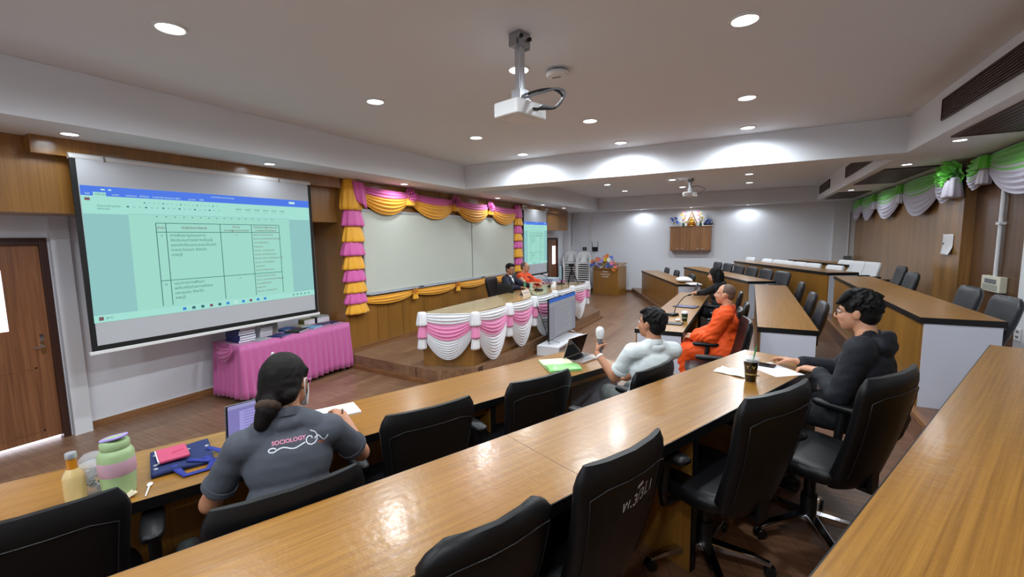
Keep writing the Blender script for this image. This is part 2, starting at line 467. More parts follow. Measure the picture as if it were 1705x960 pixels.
# ------------------------------------------------------------------ doors
def door(name, y0, y1, z1, win, groove):
    r = bpy.data.objects.new(name, None); link(r); r.location = (XW, (y0 + y1) / 2, 0); r['kind'] = 'structure'
    w = (y1 - y0) / 2
    MB().box(-0.10, 0.02, -w, -w + 0.06, 0, z1).box(-0.10, 0.02, w - 0.06, w, 0, z1).box(-0.10, 0.02, -w + 0.06, w - 0.06, z1 - 0.07, z1).build('door_frame', M['darkwood'], r, bevel=0.004)
    a, b, c, d = win
    lf = MB()
    x0, x1 = -0.06, -0.02
    lf.box(x0, x1, -w + 0.06, a, 0.035, z1 - 0.07).box(x0, x1, b, w - 0.06, 0.035, z1 - 0.07).box(x0, x1, a, b, 0.035, c).box(x0, x1, a, b, d, z1 - 0.07)
    for g in groove:
        g0, g1, h0, h1 = g
        for (p, q, s, t) in ((g0, g1, h0, h0 + 0.014), (g0, g1, h1 - 0.014, h1), (g0, g0 + 0.014, h0, h1), (g1 - 0.014, g1, h0, h1)):
            lf.box(x1, x1 + 0.006, p, q, s, t)
    lf.build('door_leaf', M['doorwood'], r)
    MB().box(-0.05, -0.035, a, b, c, d).build('window_pane', M['daylight'], r)
    MB().box(-0.09, -0.07, -w + 0.06, w - 0.06, 0.0, 0.034).build('daylight_gap', M['daylight'], r)
    k = MB(); k.box(-0.02, -0.012, w - 0.135, w - 0.105, 0.92, 1.12); k.tube([(-0.012, w - 0.12, 1.0), (0.03, w - 0.12, 1.0), (0.035, w - 0.2, 1.0)], 0.008)
    k.build('door_handle', M['chrome'], r, smooth=40)
    return r
door('door_1', 0.80, 1.74, 2.10, (-0.27, 0.135, 1.19, 1.79), [(-0.34, 0.29, 0.12, 0.79)])
door('door_2', 14.42, 15.38, 2.06, (0.02, 0.33, 1.10, 1.76), [(-0.34, 0.34, 0.12, 0.9)])

# ------------------------------------------------------------------ dark grilles let into the right-hand soffit
def grille(label, x0, x1, y0, y1, z0, z1, group):
    t = thing('air_grille', label, 'vent', ((x0 + x1) / 2, (y0 + y1) / 2, (z0 + z1) / 2), 0, group)
    w, l, h = (x1 - x0), (y1 - y0), (z1 - z0)
    fr = MB(); sl = MB()
    if w < h:      # on the vertical face
        fr.box(-w / 2, w / 2, -l / 2, l / 2, -h / 2, -h / 2 + 0.012).box(-w / 2, w / 2, -l / 2, l / 2, h / 2 - 0.012, h / 2)
        fr.box(-w / 2, w / 2, -l / 2, -l / 2 + 0.012, -h / 2, h / 2).box(-w / 2, w / 2, l / 2 - 0.012, l / 2, -h / 2, h / 2)
        n = int(h / 0.022)
        for i in range(n):
            z = -h / 2 + (i + 0.5) * h / n
            sl.box(-w * 0.3, w * 0.4, -l / 2, l / 2, z - 0.008, z + 0.006)
        sl.box(w * 0.2, w / 2, -l / 2, l / 2, -h / 2, h / 2)
    else:
        fr.box(-w / 2, w / 2, -l / 2, -l / 2 + 0.02, -h / 2, h / 2).box(-w / 2, w / 2, l / 2 - 0.02, l / 2, -h / 2, h / 2)
        fr.box(-w / 2, -w / 2 + 0.02, -l / 2, l / 2, -h / 2, h / 2).box(w / 2 - 0.02, w / 2, -l / 2, l / 2, -h / 2, h / 2)
        n = int(w / 0.05)
        for i in range(n):
            x = -w / 2 + (i + 0.5) * w / n
            sl.box(x - 0.021, x + 0.021, -l / 2, l / 2, -h * 0.3, h * 0.3)
        sl.box(-w / 2, w / 2, -l / 2, l / 2, h * 0.3, h / 2)
    fr.build('frame', M['grille'], t); sl.build('slat', M['grille'], t)
    return t
G = 'dark air grilles of the right soffit'
grille('long dark upright air grille in the soffit face nearest the camera, top right', 1.650, 1.672, 3.0, 6.16, 3.13, 3.34, G)
grille('dark upright air grille in the soffit face just past the white beam', 1.650, 1.672, 8.3, 11.38, 3.15, 3.37, G)
grille('small dark upright air grille in the soffit face by the far wall', 1.650, 1.672, 13.5, 15.3, 3.15, 3.37, G)
grille('dark underside grille above the nearest green drape', 1.80, 2.33, 4.2, 6.37, 2.985, 3.004, G)
grille('dark underside grille in the middle of the right soffit', 1.78, 2.42, 8.9, 11.25, 2.985, 3.004, G)
grille('dark underside grille at the far end of the right soffit', 1.78, 2.42, 13.1, 15.2, 2.985, 3.004, G)

# ------------------------------------------------------------------ recessed downlights
LAMPS = []
def downlight_proto(r):
    t = thing('downlight', 'x', 'ceiling light', (0, 0, 0))
    MB().lathe([(r * 0.80, -0.004), (r * 0.84, -0.012), (r * 1.0, -0.010), (r * 1.03, -0.002), (r * 1.03, 0.0), (r * 0.8, 0.0)], 28, cap=False).build('trim_ring', M['white'], t, smooth=40)
    MB().lathe([(r * 0.81, -0.006), (r * 0.81, -0.003)], 28).build('diffuser', M['led'], t)
    return t
P_BIG = downlight_proto(0.098); P_SMALL = downlight_proto(0.070)
first = {id(P_BIG): True, id(P_SMALL): True}
def downlight(proto, x, y, z, label, group, power, cone=170):
    if first[id(proto)]:
        o = proto; first[id(proto)] = False; o.location = (x, y, z); o['label'] = label; o['group'] = group
    else:
        o = dup(proto, (x, y, z), 0, label, group)
    LAMPS.append((x, y, z, power, cone))
    return o
colw = {-3.45: 'column nearest the stage', -1.79: 'middle column', -0.09: 'column nearest the right soffit'}
roww = {1.67: 'first row', 3.5: 'second row', 5.4: 'third row', 6.85: 'fourth row, beside the beam', 11.88: 'first row past the beam', 13.75: 'second row past the beam', 9.6: 'added row unseen behind the beam'}
for y in (1.67, 3.5, 5.4, 6.85, 11.88, 13.75):
    for x in (-3.45, -1.79, -0.09):
        downlight(P_BIG, x, y, ZC, 'round white recessed downlight, %s, %s' % (roww[y], colw[x]), 'large ceiling downlights', 1.0)
for i, (y, w) in enumerate(((1.70, 'before the left projection screen'), (3.55, 'before the right half of the left projection screen'), (6.0, 'over the left end of the whiteboard'), (9.23, 'over the right end of the whiteboard'), (11.84, 'before the far projection screen'), (13.47, 'by the far end of the wooden pelmet'))):
    downlight(P_SMALL, -5.33, y, ZS, 'small round downlight in the front soffit %s' % w, 'small soffit downlights', 0.12 if y < 5 or y > 11 else 0.3)
for y, w in ((6.63, 'above the nearest green drape'), (8.48, 'between the two long dark grilles'), (12.55, 'between the far dark grilles')):
    downlight(P_SMALL, 1.95, y, ZS, 'small round downlight in the right soffit %s' % w, 'small soffit downlights', 0.25)
for x, w in ((-3.45, 'left of the wall cabinet'), (-1.81, 'above the wall cabinet'), (-0.13, 'right of the wall cabinet')):
    downlight(P_SMALL, x, 16.13, ZS, 'small round downlight in the far soffit %s' % w, 'small soffit downlights', 0.36)
# ================================================================== FIXED DESKS
PHN, PHF = math.radians(-23.6), math.radians(22.1)
CN, SN = math.cos(PHN), math.sin(PHN)
def NP(n, u, z=0.0):            # near block: n = away from the stage, u = along the row
    return V((0.9165 * n + 0.400 * u, -0.400 * n + 0.9165 * u, z))
def FP(n, u, z=0.0):            # far block
    return V((0.926 * n - 0.376 * u, 0.376 * n + 0.926 * u, z))

def desk(label, org, phi, z, y0, y1, d, h=0.75, ends=(True, True), parts=(), seams=()):
    """front edge on local x = 0, row along local y, seats on the +x side"""
    t = thing('long_desk', label, 'desk', (org[0], org[1], z), phi, 'curved rows of fixed wooden desks')
    top = MB().box(0.004, d - 0.004, y0 + 0.004, y1 - 0.004, h - 0.012, h)
    top.build('desktop', M['desktop'], t)
    if seams:
        s = MB()
        for y in seams: s.box(0.004, d - 0.004, y - 0.002, y + 0.002, h, h + 0.0006)
        s.build('joint_strip', M['nosing'], t)
    e = MB()
    e.box(0, 0.018, y0, y1, h - 0.05, h - 0.001).box(d - 0.018, d, y0, y1, h - 0.05, h - 0.001)
    e.box(0.018, d - 0.018, y0, y0 + 0.018, h - 0.05, h - 0.001).box(0.018, d - 0.018, y1 - 0.018, y1, h - 0.05, h - 0.001)
    e.box(0.018, d - 0.018, y0 + 0.018, y1 - 0.018, h - 0.05, h - 0.013)
    e.build('edge_band', M['blackedge'], t)
    MB().box(0.012, 0.03, y0 + 0.02, y1 - 0.02, 0, h - 0.05).build('front_panel', M['panel_plain'], t)
    for k, y in enumerate((y0 + 0.006, y1 - 0.026)):
        m = M['whitepanel'] if ends[k] else M['panel_plain']
        o = MB().box(0.03, d - 0.02, y, y + 0.02, 0, h - 0.05).build('end_panel', m, t)
        if ends[k]: o['label'] = 'white end panel'
    for y in parts:
        MB().box(0.10, d - 0.03, y - 0.018, y + 0.018, 0, h - 0.05).build('partition', M['panel_plain'], t)
        MB().box(d - 0.03, d - 0.022, y - 0.019, y + 0.019, 0, h - 0.05).build('partition_edge', M['blackedge'], t)
    MB().box(0.03, 0.27, y0 + 0.03, y1 - 0.03, h - 0.19, h - 0.17).build('shelf', M['panel_plain'], t)
    MB().box(d - 0.10, d - 0.085, y0 + 0.03, y1 - 0.03, h - 0.125, h - 0.05).build('apron', M['panel_plain'], t)
    return t
desk('long wooden desk in the lowest near row, with the bottles and the woman writing', NP(-3.02, 0), PHN, 0.16, -1.2, 3.09, 0.61, ends=(True, True), parts=(0.3, 1.72))
desk('long glossy wooden desk in the second near row, carrying the iced coffee', NP(-1.56, 0), PHN, 0.36, -1.0, 3.55, 0.53, ends=(True, True), parts=(-0.2, 1.93), seams=(1.17,))
desk('wooden desk in the bottom right corner, nearest the camera', NP(-0.283, 0), PHN, 0.57, -0.9, 3.91, 0.62, ends=(True, True), parts=(0.0, 1.9))
desk('wooden desk with the microphone and the monk in orange behind it', V((-1.20, 0, 0)), 0, 0.16, 5.33, 9.28, 0.55, parts=(7.3,))
desk('bare wooden desk in the middle block, in front of three dark chairs', V((0.09, 0, 0)), 0, 0.36, 4.92, 9.25, 0.505, parts=(7.1,))
desk('wooden desk with a tall white end panel under the wood-panelled right wall', V((1.24, 0, 0)), 0, 0.57, 4.70, 9.0, 0.51, parts=(6.85,))
desk('low wooden desk in the far block carrying the white pillow', FP(2.72, 0), PHF, 0.16, 10.61, 15.2, 0.54, parts=(12.9,))
desk('wooden desk in the far block behind the row of dark seat backs by the pillow', FP(3.71, 0), PHF, 0.36, 9.18, 13.8, 0.52, parts=(11.5,))
desk('wooden desk in the far block with a row of white-covered chair backs behind it', FP(4.83, 0), PHF, 0.57, 8.55, 12.95, 0.52, parts=(10.7,))
desk('highest wooden desk at the very back of the far block', FP(5.90, 0), PHF, 0.63, 9.80, 12.2, 0.48, parts=(10.9,))

# ================================================================== OFFICE CHAIRS
def cushion(mb, rows, nseg=28):
    """rows: (centre, half width, half thickness, bend, corner power) stacked bottom to top; x across, y depth"""
    rings = []
    for (c, w, th, bend, tilt) in rows:
        ring = []
        for i in range(nseg):
            a = 2 * PI * i / nseg
            ca, sa = math.cos(a), math.sin(a)
            x = w * math.copysign(abs(ca) ** 0.35, ca); y = th * math.copysign(abs(sa) ** 0.6, sa)
            yy = y + bend * (x / max(w, 1e-3)) ** 2
            ring.append((c[0] + x, c[1] + yy, c[2] - yy * tilt))
        rings.append(ring)
    vs = [p for r in rings for p in r]; fs = []
    for k in range(len(rings) - 1):
        for i in range(nseg):
            j = (i + 1) % nseg
            fs.append((k * nseg + i, k * nseg + j, (k + 1) * nseg + j, (k + 1) * nseg + i))
    fs.append(tuple(range(nseg))[::-1]); fs.append(tuple(range((len(rings) - 1) * nseg, len(rings) * nseg)))
    mb.add(vs, fs)

def back_rows(top=1.0, wt=0.265, wb=0.20, round_top=0.02):
    rows = []
    n = 16
    for k in range(n + 1):
        t = k / n
        z = 0.40 + (top - 0.40) * t
        y = -0.235 - 0.125 * t ** 1.3 - 0.03 * math.sin(PI * t)
        w = wb + (wt - wb) * min(1, t * 1.15) ** 0.9
        th = 0.042 - 0.012 * t
        if t > 0.93: th *= 0.9; w -= round_top * 0.5
        if k == n: th *= 0.45; w -= round_top
        if k == 0: th *= 0.6
        if t < 0.12: w -= 0.02 * (1 - t / 0.12)
        rows.append(((0, y, z), w, th, 0.055 - 0.02 * t, 0.0))
    return rows

def make_chair(lm, top=1.0, wt=0.265, wb=0.20, round_top=0.02, star='chrome', arms=True, seam=True, name='office_chair'):
    t = thing(name, 'x', 'chair')
    mb = MB()
    for k, (z, w, d) in enumerate(((0.40, 0.20, 0.19), (0.42, 0.235, 0.225), (0.455, 0.25, 0.24), (0.485, 0.24, 0.235), (0.495, 0.20, 0.20))):
        pass
    sr = [((0, 0.0, z), w, d, 0.0, 0.0) for (z, w, d) in ((0.40, 0.20, 0.19), (0.42, 0.235, 0.225), (0.455, 0.25, 0.24), (0.485, 0.24, 0.232), (0.497, 0.19, 0.19))]
    cushion(mb, sr, 36); mb.build('seat', lm, t, smooth=60)
    rows = back_rows(top, wt, wb, round_top)
    mb = MB(); cushion(mb, rows, 32); mb.build('backrest', lm, t, smooth=60)
    if seam:      # piping that runs round the rear of the backrest
        pts = []
        idx = [2, 5, 8, 11, 13]
        for s in (-1, 1):
            seq = idx if s < 0 else idx[::-1]
            for k in seq:
                c, w, th, bend, _ = rows[k]
                x = s * w * 0.88
                pts.append((c[0] + x, c[1] - th * 1.0 + bend * 0.78 - 0.001, c[2]))
            if s < 0:
                c, w, th, bend, _ = rows[14]
                for x in (-0.6, -0.2, 0.2, 0.6):
                    pts.append((w * x, c[1] - th * 1.02 + bend * x * x, c[2] - 0.015))
        MB().tube(pts, 0.0022, 6).build('piping', M['piping'], t, smooth=60)
    MB().box(-0.14, 0.14, -0.13, 0.13, 0.375, 0.402).tube([(0.12, 0.02, 0.385), (0.24, 0.03, 0.375)], 0.008).box(-0.035, 0.035, -0.285, -0.1, 0.375, 0.395).box(-0.035, 0.035, -0.295, -0.275, 0.375, 0.62).build('mechanism', M['blackplastic'], t, bevel=0.004)
    if arms:
        for s in (-1, 1):
            a = MB()
            a.tube([(s * 0.20, 0.02, 0.39), (s * 0.285, 0.02, 0.395), (s * 0.297, 0.015, 0.46), (s * 0.297, 0.0, 0.635)], [0.02, 0.02, 0.022, 0.024], 10)
            o = a.build('armrest', M['blackplastic'], t, smooth=60)
            p = MB()
            cushion(p, [((s * 0.297, 0.02, z), w, l, 0, 0.0) for z, w, l in ((0.632, 0.032, 0.115), (0.645, 0.043, 0.135), (0.662, 0.044, 0.138), (0.672, 0.034, 0.125))], 20)
            p.build('arm_pad', lm, o, smooth=60)
    MB().cyl((0, 0), 0.028, 0.20, 0.38, 16).cyl((0, 0), 0.04, 0.075, 0.22, 16).build('gas_column', M['blackplastic'], t, smooth=40)
    for k in range(5):
        a = 2 * PI * k / 5 + 0.3
        R = Rz(a)
        l = MB().add(*bar_taper(0.03, 0.30), M=R)
        o = l.build('base_leg', M[star], t, bevel=0.006)
        c = MB()
        q = R @ T(0.285, 0, 0)
        for s in (-1, 1):
            c.lathe([(0.026, -0.008), (0.028, -0.004), (0.028, 0.004), (0.026, 0.008)], 16, q @ T(0.01, s * 0.016, 0.028) @ Rx(PI / 2))
        c.lathe([(0.012, 0.03), (0.012, 0.062)], 10, q)
        c.build('caster', M['blackplastic'], o, smooth=40)
    return t

def bar_taper(r0, L):
    vs = [(r0, -0.028, 0.075), (r0, 0.028, 0.075), (r0, 0.028, 0.118), (r0, -0.028, 0.118),
          (L * 0.75, -0.02, 0.068), (L * 0.75, 0.02, 0.068), (L * 0.75, 0.02, 0.095), (L * 0.75, -0.02, 0.095),
          (L, -0.016, 0.05), (L, 0.016, 0.05), (L, 0.016, 0.072), (L, -0.016, 0.072)]
    fs = [(0, 1, 2, 3), (8, 11, 10, 9)]
    for b in (0, 4):
        for i in range(4):
            j = (i + 1) % 4
            fs.append((b + i, b + 4 + i, b + 4 + j, b + j))
    return vs, fs

CH_A = make_chair(M['leather'])
CH_B = make_chair(M['leather'], top=0.90, wt=0.235, wb=0.22, round_top=0.05)
CH_C = make_chair(M['leather2'], top=0.88, wt=0.255, wb=0.22, round_top=0.03, star='blackplastic', seam=False)
used = {}
def chair(proto, x, y, z, rz, label, group, scale=None):
    if id(proto) not in used:
        used[id(proto)] = 1; o = proto; o.location = (x, y, z); o.rotation_euler = (0, 0, rz); o['label'] = label; o['group'] = group
        if scale: o.scale = scale
        return o
    return dup(proto, (x, y, z), rz, label, group, scale)
AN, AM, AF = math.radians(66.4), math.radians(90), math.radians(112.1)
def bt(proto, bx, by, z, rz, label, group, scale=None, off=0.36):
    """place a chair by where the top of its backrest stands"""
    f = (-math.sin(rz), math.cos(rz))
    return chair(proto, bx + f[0] * off, by + f[1] * off, z, rz, label, group, scale)
GN = 'black leather office chairs of the near rows'
bt(CH_A, -1.99, 0.40, 0.16, AN, 'black leather office chair in the bottom left corner, behind the bottles', GN)
C_WOMAN = bt(CH_A, -1.36, 0.90, 0.16, AN, 'black leather office chair the woman in the grey shirt sits on', GN)
bt(CH_A, -1.40, 1.72, 0.16, AN - 0.05, 'empty black leather office chair right of the woman in grey', GN)
bt(CH_A, -1.09, 2.42, 0.16, AN - 0.03, 'empty black leather office chair left of the man in white', GN)
C_WHITE = bt(CH_A, -0.50, 2.96, 0.16, AN + 0.1, 'black leather office chair under the man in the white shirt', GN)
bt(CH_B, -0.60, 1.01, 0.36, AN, 'black leather office chair with rounded corners at the bottom edge of the photo', GN, (1, 1, 0.94))
C_WRITE = bt(CH_A, -0.30, 1.40, 0.36, AN + 0.03, 'black leather office chair with white handwriting on its back', GN, (0.88, 0.95, 0.95))
bt(CH_A, 0.155, 2.11, 0.36, math.radians(59), 'empty black leather office chair with chrome base next to the man in the dark jacket', GN)
C_JACKET = bt(CH_A, 0.637, 2.60, 0.36, math.radians(56.5), 'black leather office chair the man in the dark jacket sits on', GN)
GM = 'dark office chairs of the middle block'
bt(CH_A, 0.02, 5.02, 0.16, AM + 0.15, 'empty black office chair with armrests next to the monk in the desk row', GM)
C_MONK = bt(CH_A, -0.06, 5.72, 0.16, AM, 'black office chair the monk in the desk row sits on', GM)
bt(CH_C, 0.0, 7.15, 0.16, AM, 'empty dark office chair between the monk and the woman with black hair', GM)
C_MIDW = bt(CH_C, -0.10, 8.55, 0.16, AM, 'dark office chair of the woman with black hair', GM)
for y, w in ((8.5, 'farthest'), (7.0, 'middle'), (6.05, 'nearest')):
    bt(CH_C, 0.785, y, 0.36, AM, 'dark grey office chair at the bare middle desk, %s of the three' % w, GM)
for x, y, w in ((2.32, 9.75, 'farther of the pair below the posted paper'), (2.08, 8.2, 'nearer of the pair below the posted paper'), (2.03, 6.15, 'before the dark wall left of the control box'), (1.98, 5.28, 'below the control box at the right edge of the photo')):
    bt(CH_C, x, y, 0.57, AM, 'dark grey office chair %s' % w, GM)
GF = 'dark office chairs of the far block'
for i, (n, u, w) in enumerate(((3.45, 14.6, 'leftmost'), (3.45, 13.4, 'middle'), (3.45, 11.9, 'rightmost'))):
    p = FP(n, u); bt(CH_C, p.x, p.y, 0.16, AF, 'dark office chair beyond the white pillow, %s of the three' % w, GF)
for i, u in enumerate((12.95, 12.2, 11.45, 10.72, 10.0, 9.3)):
    p = FP(4.45, u); bt(CH_C, p.x, p.y, 0.36, AF, 'dark office chair of the six behind the second far desk, %s from the left' % ('first', 'second', 'third', 'fourth', 'fifth', 'sixth')[i], GF, (1.2, 1, 1.06))

# chairs with white back covers (far right)
def cover(ch, label, group):
    rows = back_rows(0.895, 0.268, 0.226, 0.02)[6:]
    rows = [((c[0], c[1], c[2]), w + 0.006, th + 0.012, b, s) for c, w, th, b, s in rows]
    mb = MB(); cushion(mb, rows, 28)
    o = mb.build('chair_back_cover', M['white_fab'], None, smooth=60)
    o.location = ch.location; o.rotation_euler = ch.rotation_euler; o.scale = ch.scale
    return tag(o, label, 'chair cover', group)
GW = 'white covers on the far chairs'
for i, (x, y, w) in enumerate(((2.10, 10.75, 'nearest'), (1.95, 11.15, 'middle'), (1.83, 11.5, 'farthest'))):
    c = bt(CH_C, x, y, 0.57, AM + 0.35, 'dark office chair under the %s white cover by the wood wall' % w, 'covered chairs by the wood wall')
    cover(c, 'white cover on the %s of the three covered chairs by the wood wall' % w, GW)
ORD = ('first', 'second', 'third', 'fourth', 'fifth', 'sixth', 'seventh')
for i, u in enumerate((13.4, 12.35, 11.75, 11.3, 10.75, 10.2, 9.45)):
    p = FP(5.5, u)
    c = bt(CH_C, p.x, p.y, 0.57, AF, 'covered chair behind the third far desk, %s from the left' % ORD[i], 'covered chairs at the far desk', (1, 1, 0.92))
    cover(c, 'white cover on a chair back behind the third far desk, %s from the left' % ORD[i], GW)

# ================================================================== PROJECTION SCREENS
def bilin(q, u, v):
    """q = TL TR BR BL as (y, z); u across, v down"""
    a = V(q[0]).lerp(V(q[1]), u); b = V(q[3]).lerp(V(q[2]), u)
    return a.lerp(b, v)
class Picture:
    """flat image built from coloured pieces on a projection surface"""
    def __init__(self, x, q): self.x = x; self.q = q; self.mb = MB(); self.lay = 0
    def rect(self, u0, v0, u1, v1, mi, lay):
        P = [bilin(self.q, *p) for p in ((u0, v0), (u1, v0), (u1, v1), (u0, v1))]
        self.mb.mi = mi
        self.mb.add([(self.x + lay * 0.0004, p.x, p.y) for p in P], [(0, 1, 2, 3)])
    def line(self, u0, v0, u1, v1, w, mi, lay):
        if abs(u1 - u0) > abs(v1 - v0): self.rect(u0, v0 - w / 2, u1, v0 + w / 2, mi, lay)
        else: self.rect(u0 - w / 3, v0, u0 + w / 3, v1, mi, lay)
    def text(self, s, u, v, h, mi, lay, align='LEFT', bold=0.0):
        vs, fs = text_poly(s, 1.0, align, 0, bold)
        P = [bilin(self.q, u + x * h * 0.56, v - y * h) for x, y in vs]
        self.mb.mi = mi
        self.mb.add([(self.x + lay * 0.0004, p.x, p.y) for p in P], fs)

SCR = [emis('projected_cyan', '#9dd6ca', 1.1), emis('projected_page', '#98d0c1', 1.1), emis('projected_margin', '#8abcbb', 1.1), emis('projected_blue', '#4c74d8', 1.15),
       emis('projected_ink', '#3f6f72', 1.0), emis('projected_red_ink', '#7c5a62', 1.0), emis('projected_light', '#c4e8e0', 1.0), emis('projected_icon', '#3f86d8', 1.0)]
RIGHT = ['ประธานกรรมการสอบ', 'รศ.ดร. อาจารย์ประจำหลักสูตร', 'อาจารย์ที่ปรึกษา', 'กรรมการ', 'ผศ.ดร. อาจารย์ประจำ', 'รศ.ดร. อาจารย์ภายนอก', 'ผศ.ดร. กรรมการผู้ทรงคุณวุฒิ', 'รศ.ดร. อาจารย์ผู้สอน', 'เลขานุการ', 'รศ.ดร. ที่ปรึกษาร่วม']
def document(pic, full=True):
    p = pic
    p.rect(0, 0, 1, 1, 0, 0)
    p.rect(0, 0, 1, 0.07, 3, 1)
    p.rect(0.037, 0.043, 0.077, 0.072, 0, 2)
    p.text('หน้าแรก', 0.043, 0.064, 0.020, 4, 3)
    p.text('ไฟล์', 0.012, 0.062, 0.018, 6, 2)
    for i, w in enumerate(('แทรก', 'ออกแบบ', 'เค้าโครง', 'การอ้างอิง', 'ส่งจดหมาย', 'รีวิว', 'มุมมอง', 'วิธีใช้')):
        p.text(w, 0.095 + i * 0.046, 0.062, 0.019, 6, 2)
    p.text('เอกสารประกอบการประชุม', 0.47, 0.03, 0.019, 6, 2)
    p.rect(0.875, 0.02, 0.91, 0.042, 6, 2); p.rect(0.062, 0.018, 0.075, 0.028, 6, 2); p.rect(0.085, 0.018, 0.095, 0.028, 6, 2)
    for i in range(18):
        p.rect(0.20 + i * 0.017, 0.10, 0.206 + i * 0.017, 0.108, 2 if i % 4 else 4, 2)
        p.rect(0.14 + i * 0.021, 0.135, 0.148 + i * 0.021, 0.145, 2 if i % 3 else 4, 2)
    p.rect(0.01, 0.085, 0.026, 0.105, 5, 2)
    p.text('ตัวแบบอักษรไทย', 0.045, 0.147, 0.020, 4, 2); p.text('คลิปบอร์ด', 0.045, 0.168, 0.018, 4, 2)
    for i in range(6):
        p.text('กขคง', 0.58 + i * 0.047, 0.128, 0.024, 4, 2); p.rect(0.58 + i * 0.047, 0.142, 0.61 + i * 0.047, 0.146, 2, 2)
    p.rect(0.0, 0.20, 0.143, 0.945, 2, 1); p.rect(0.868, 0.20, 1.0, 0.945, 2, 1)
    p.rect(0.143, 0.20, 0.868, 0.945, 1, 1)
    p.line(0.143, 0.195, 0.868, 0.195, 0.005, 2, 2)
    for i in range(16): p.rect(0.24 + i * 0.035, 0.205, 0.245 + i * 0.035, 0.212, 4, 2)
    cu = (0.236, 0.273, 0.50, 0.653, 0.805)
    rv = (0.26, 0.332, 0.725, 0.93)
    for u in cu: p.line(u, rv[0], u, rv[3], 0.0045, 4, 3)
    for v in rv[:3]: p.line(cu[0], v, cu[-1], v, 0.005, 4, 3)
    p.text('ลำดับ', 0.2545, 0.305, 0.025, 5, 3, 'CENTER', 0.01)
    p.text('หัวข้อวิทยานิพนธ์', 0.387, 0.305, 0.028, 5, 3, 'CENTER', 0.01)
    p.text('จำนวน', 0.577, 0.29, 0.025, 5, 3, 'CENTER', 0.01); p.text('อาจารย์ผู้สอนวิทยานิพนธ์', 0.577, 0.322, 0.022, 5, 3, 'CENTER', 0.01)
    p.text('ชื่อกรรมการผู้ทรงคุณวุฒิ', 0.729, 0.29, 0.023, 5, 3, 'CENTER', 0.01); p.text('อาจารย์สอบวิทยานิพนธ์', 0.729, 0.322, 0.022, 5, 3, 'CENTER', 0.01)
    p.text('๑', 0.2545, 0.365, 0.026, 4, 3, 'CENTER'); p.text('๔', 0.577, 0.362, 0.026, 5, 3, 'CENTER'); p.text('๒', 0.2545, 0.765, 0.026, 4, 3, 'CENTER'); p.text('๔', 0.577, 0.76, 0.026, 5, 3, 'CENTER')
    for i, s in enumerate(('การพัฒนารูปแบบการ', 'จัดประสบการณ์การเรียนรู้', 'ของนักเรียนและชุมชนในเขต', 'ภาคตะวันออก จังหวัด', 'ราชบุรี')):
        p.text(s, 0.285, 0.368 + i * 0.040, 0.031, 4, 3)
    for i, s in enumerate(('แนวทางการพัฒนา', 'พลังเครือข่ายทางสังคม', 'และชุมชน จังหวัด', 'ลพบุรี')):
        p.text(s, 0.285, 0.765 + i * 0.040, 0.031, 4, 3)
    for i, s in enumerate(RIGHT): p.text(s, 0.66, 0.362 + i * 0.0375, 0.023, 5, 3)
    for i, s in enumerate(RIGHT[:5]): p.text(s, 0.66, 0.757 + i * 0.0365, 0.023, 5, 3)
    p.rect(0, 0.945, 1, 1, 0, 4)
    for i, mi in enumerate((7, 4, 4, 5, 4, 7, 6, 7, 5, 7, 7)):
        p.rect(0.31 + i * 0.038, 0.962, 0.324 + i * 0.038, 0.985, mi, 5)
    for i in range(5): p.rect(0.86 + i * 0.024, 0.966, 0.869 + i * 0.024, 0.977, 4, 5)
    p.rect(0.015, 0.958, 0.03, 0.985, 5, 5); p.text('20°C', 0.035, 0.978, 0.022, 4, 5)

def proj_screen(label, y0, y1, zt, zb, q):
    t = thing('projection_screen', label, 'projection screen', (-5.60, (y0 + y1) / 2, zt), 0, 'pull-down projection screens')
    c = (y0 + y1) / 2
    def L(mb): return mb
    w = (y1 - y0) / 2; x = 0.0; h = zt - zb
    MB().box(-0.006, 0, -w + 0.045, w - 0.045, -h, 0).build('screen_fabric', M['screenfab'], t)
    MB().box(-0.007, 0.001, -w, -w + 0.045, -h, 0).box(-0.007, 0.001, w - 0.045, w, -h, 0).box(-0.007, 0.001, -w + 0.045, w - 0.045, -h, -h + 0.05).build('black_border', M['black'], t)
    MB().box(-0.02, 0.012, -w - 0.02, w + 0.02, -h - 0.035, -h).build('bottom_bar', M['white'], t, bevel=0.005)
    for s in (-0.8, 0.62):
        MB().tube([(0.005, s * w, 0.02), (0.01, s * w, -0.015), (0.02, s * w, -0.025)], 0.008, 6).build('hook', M['chrome'], t, smooth=60)
    MB().tube([(-0.02, -w, 0.0), (-0.02, w, 0.0)], 0.03, 10).build('roller', M['white'], t, smooth=60)
    pic = Picture(0.003, [(a - c, b - zt) for a, b in q])
    document(pic)
    pic.mb.build('projected_picture', SCR, t)['label'] = 'projected document with a blue title bar and a table'
    return t
k = 5.60 / 5.70
def sh(q): return [(a * k, 2 + (b - 2) * k) for a, b in q]
s1 = sh([(1.8436, 2.5945), (4.349, 2.6098), (4.3525, 1.2413), (1.8304, 1.2443)])
proj_screen('large projection screen on the left showing a document, above the pink table', 1.79 * k, 4.40 * k, 2.85, 0.985, s1)
s2 = sh([(10.55, 2.52), (12.944, 2.535), (12.92, 1.266), (10.55, 1.275)])
s2 = [(a + 0.0, b) for a, b in s2]
proj_screen('far projection screen partly hidden by the right garland column', 11.10, 12.955 * k + 0.0, 2.85, 0.945, [(max(a, 11.12), b) for a, b in s2])

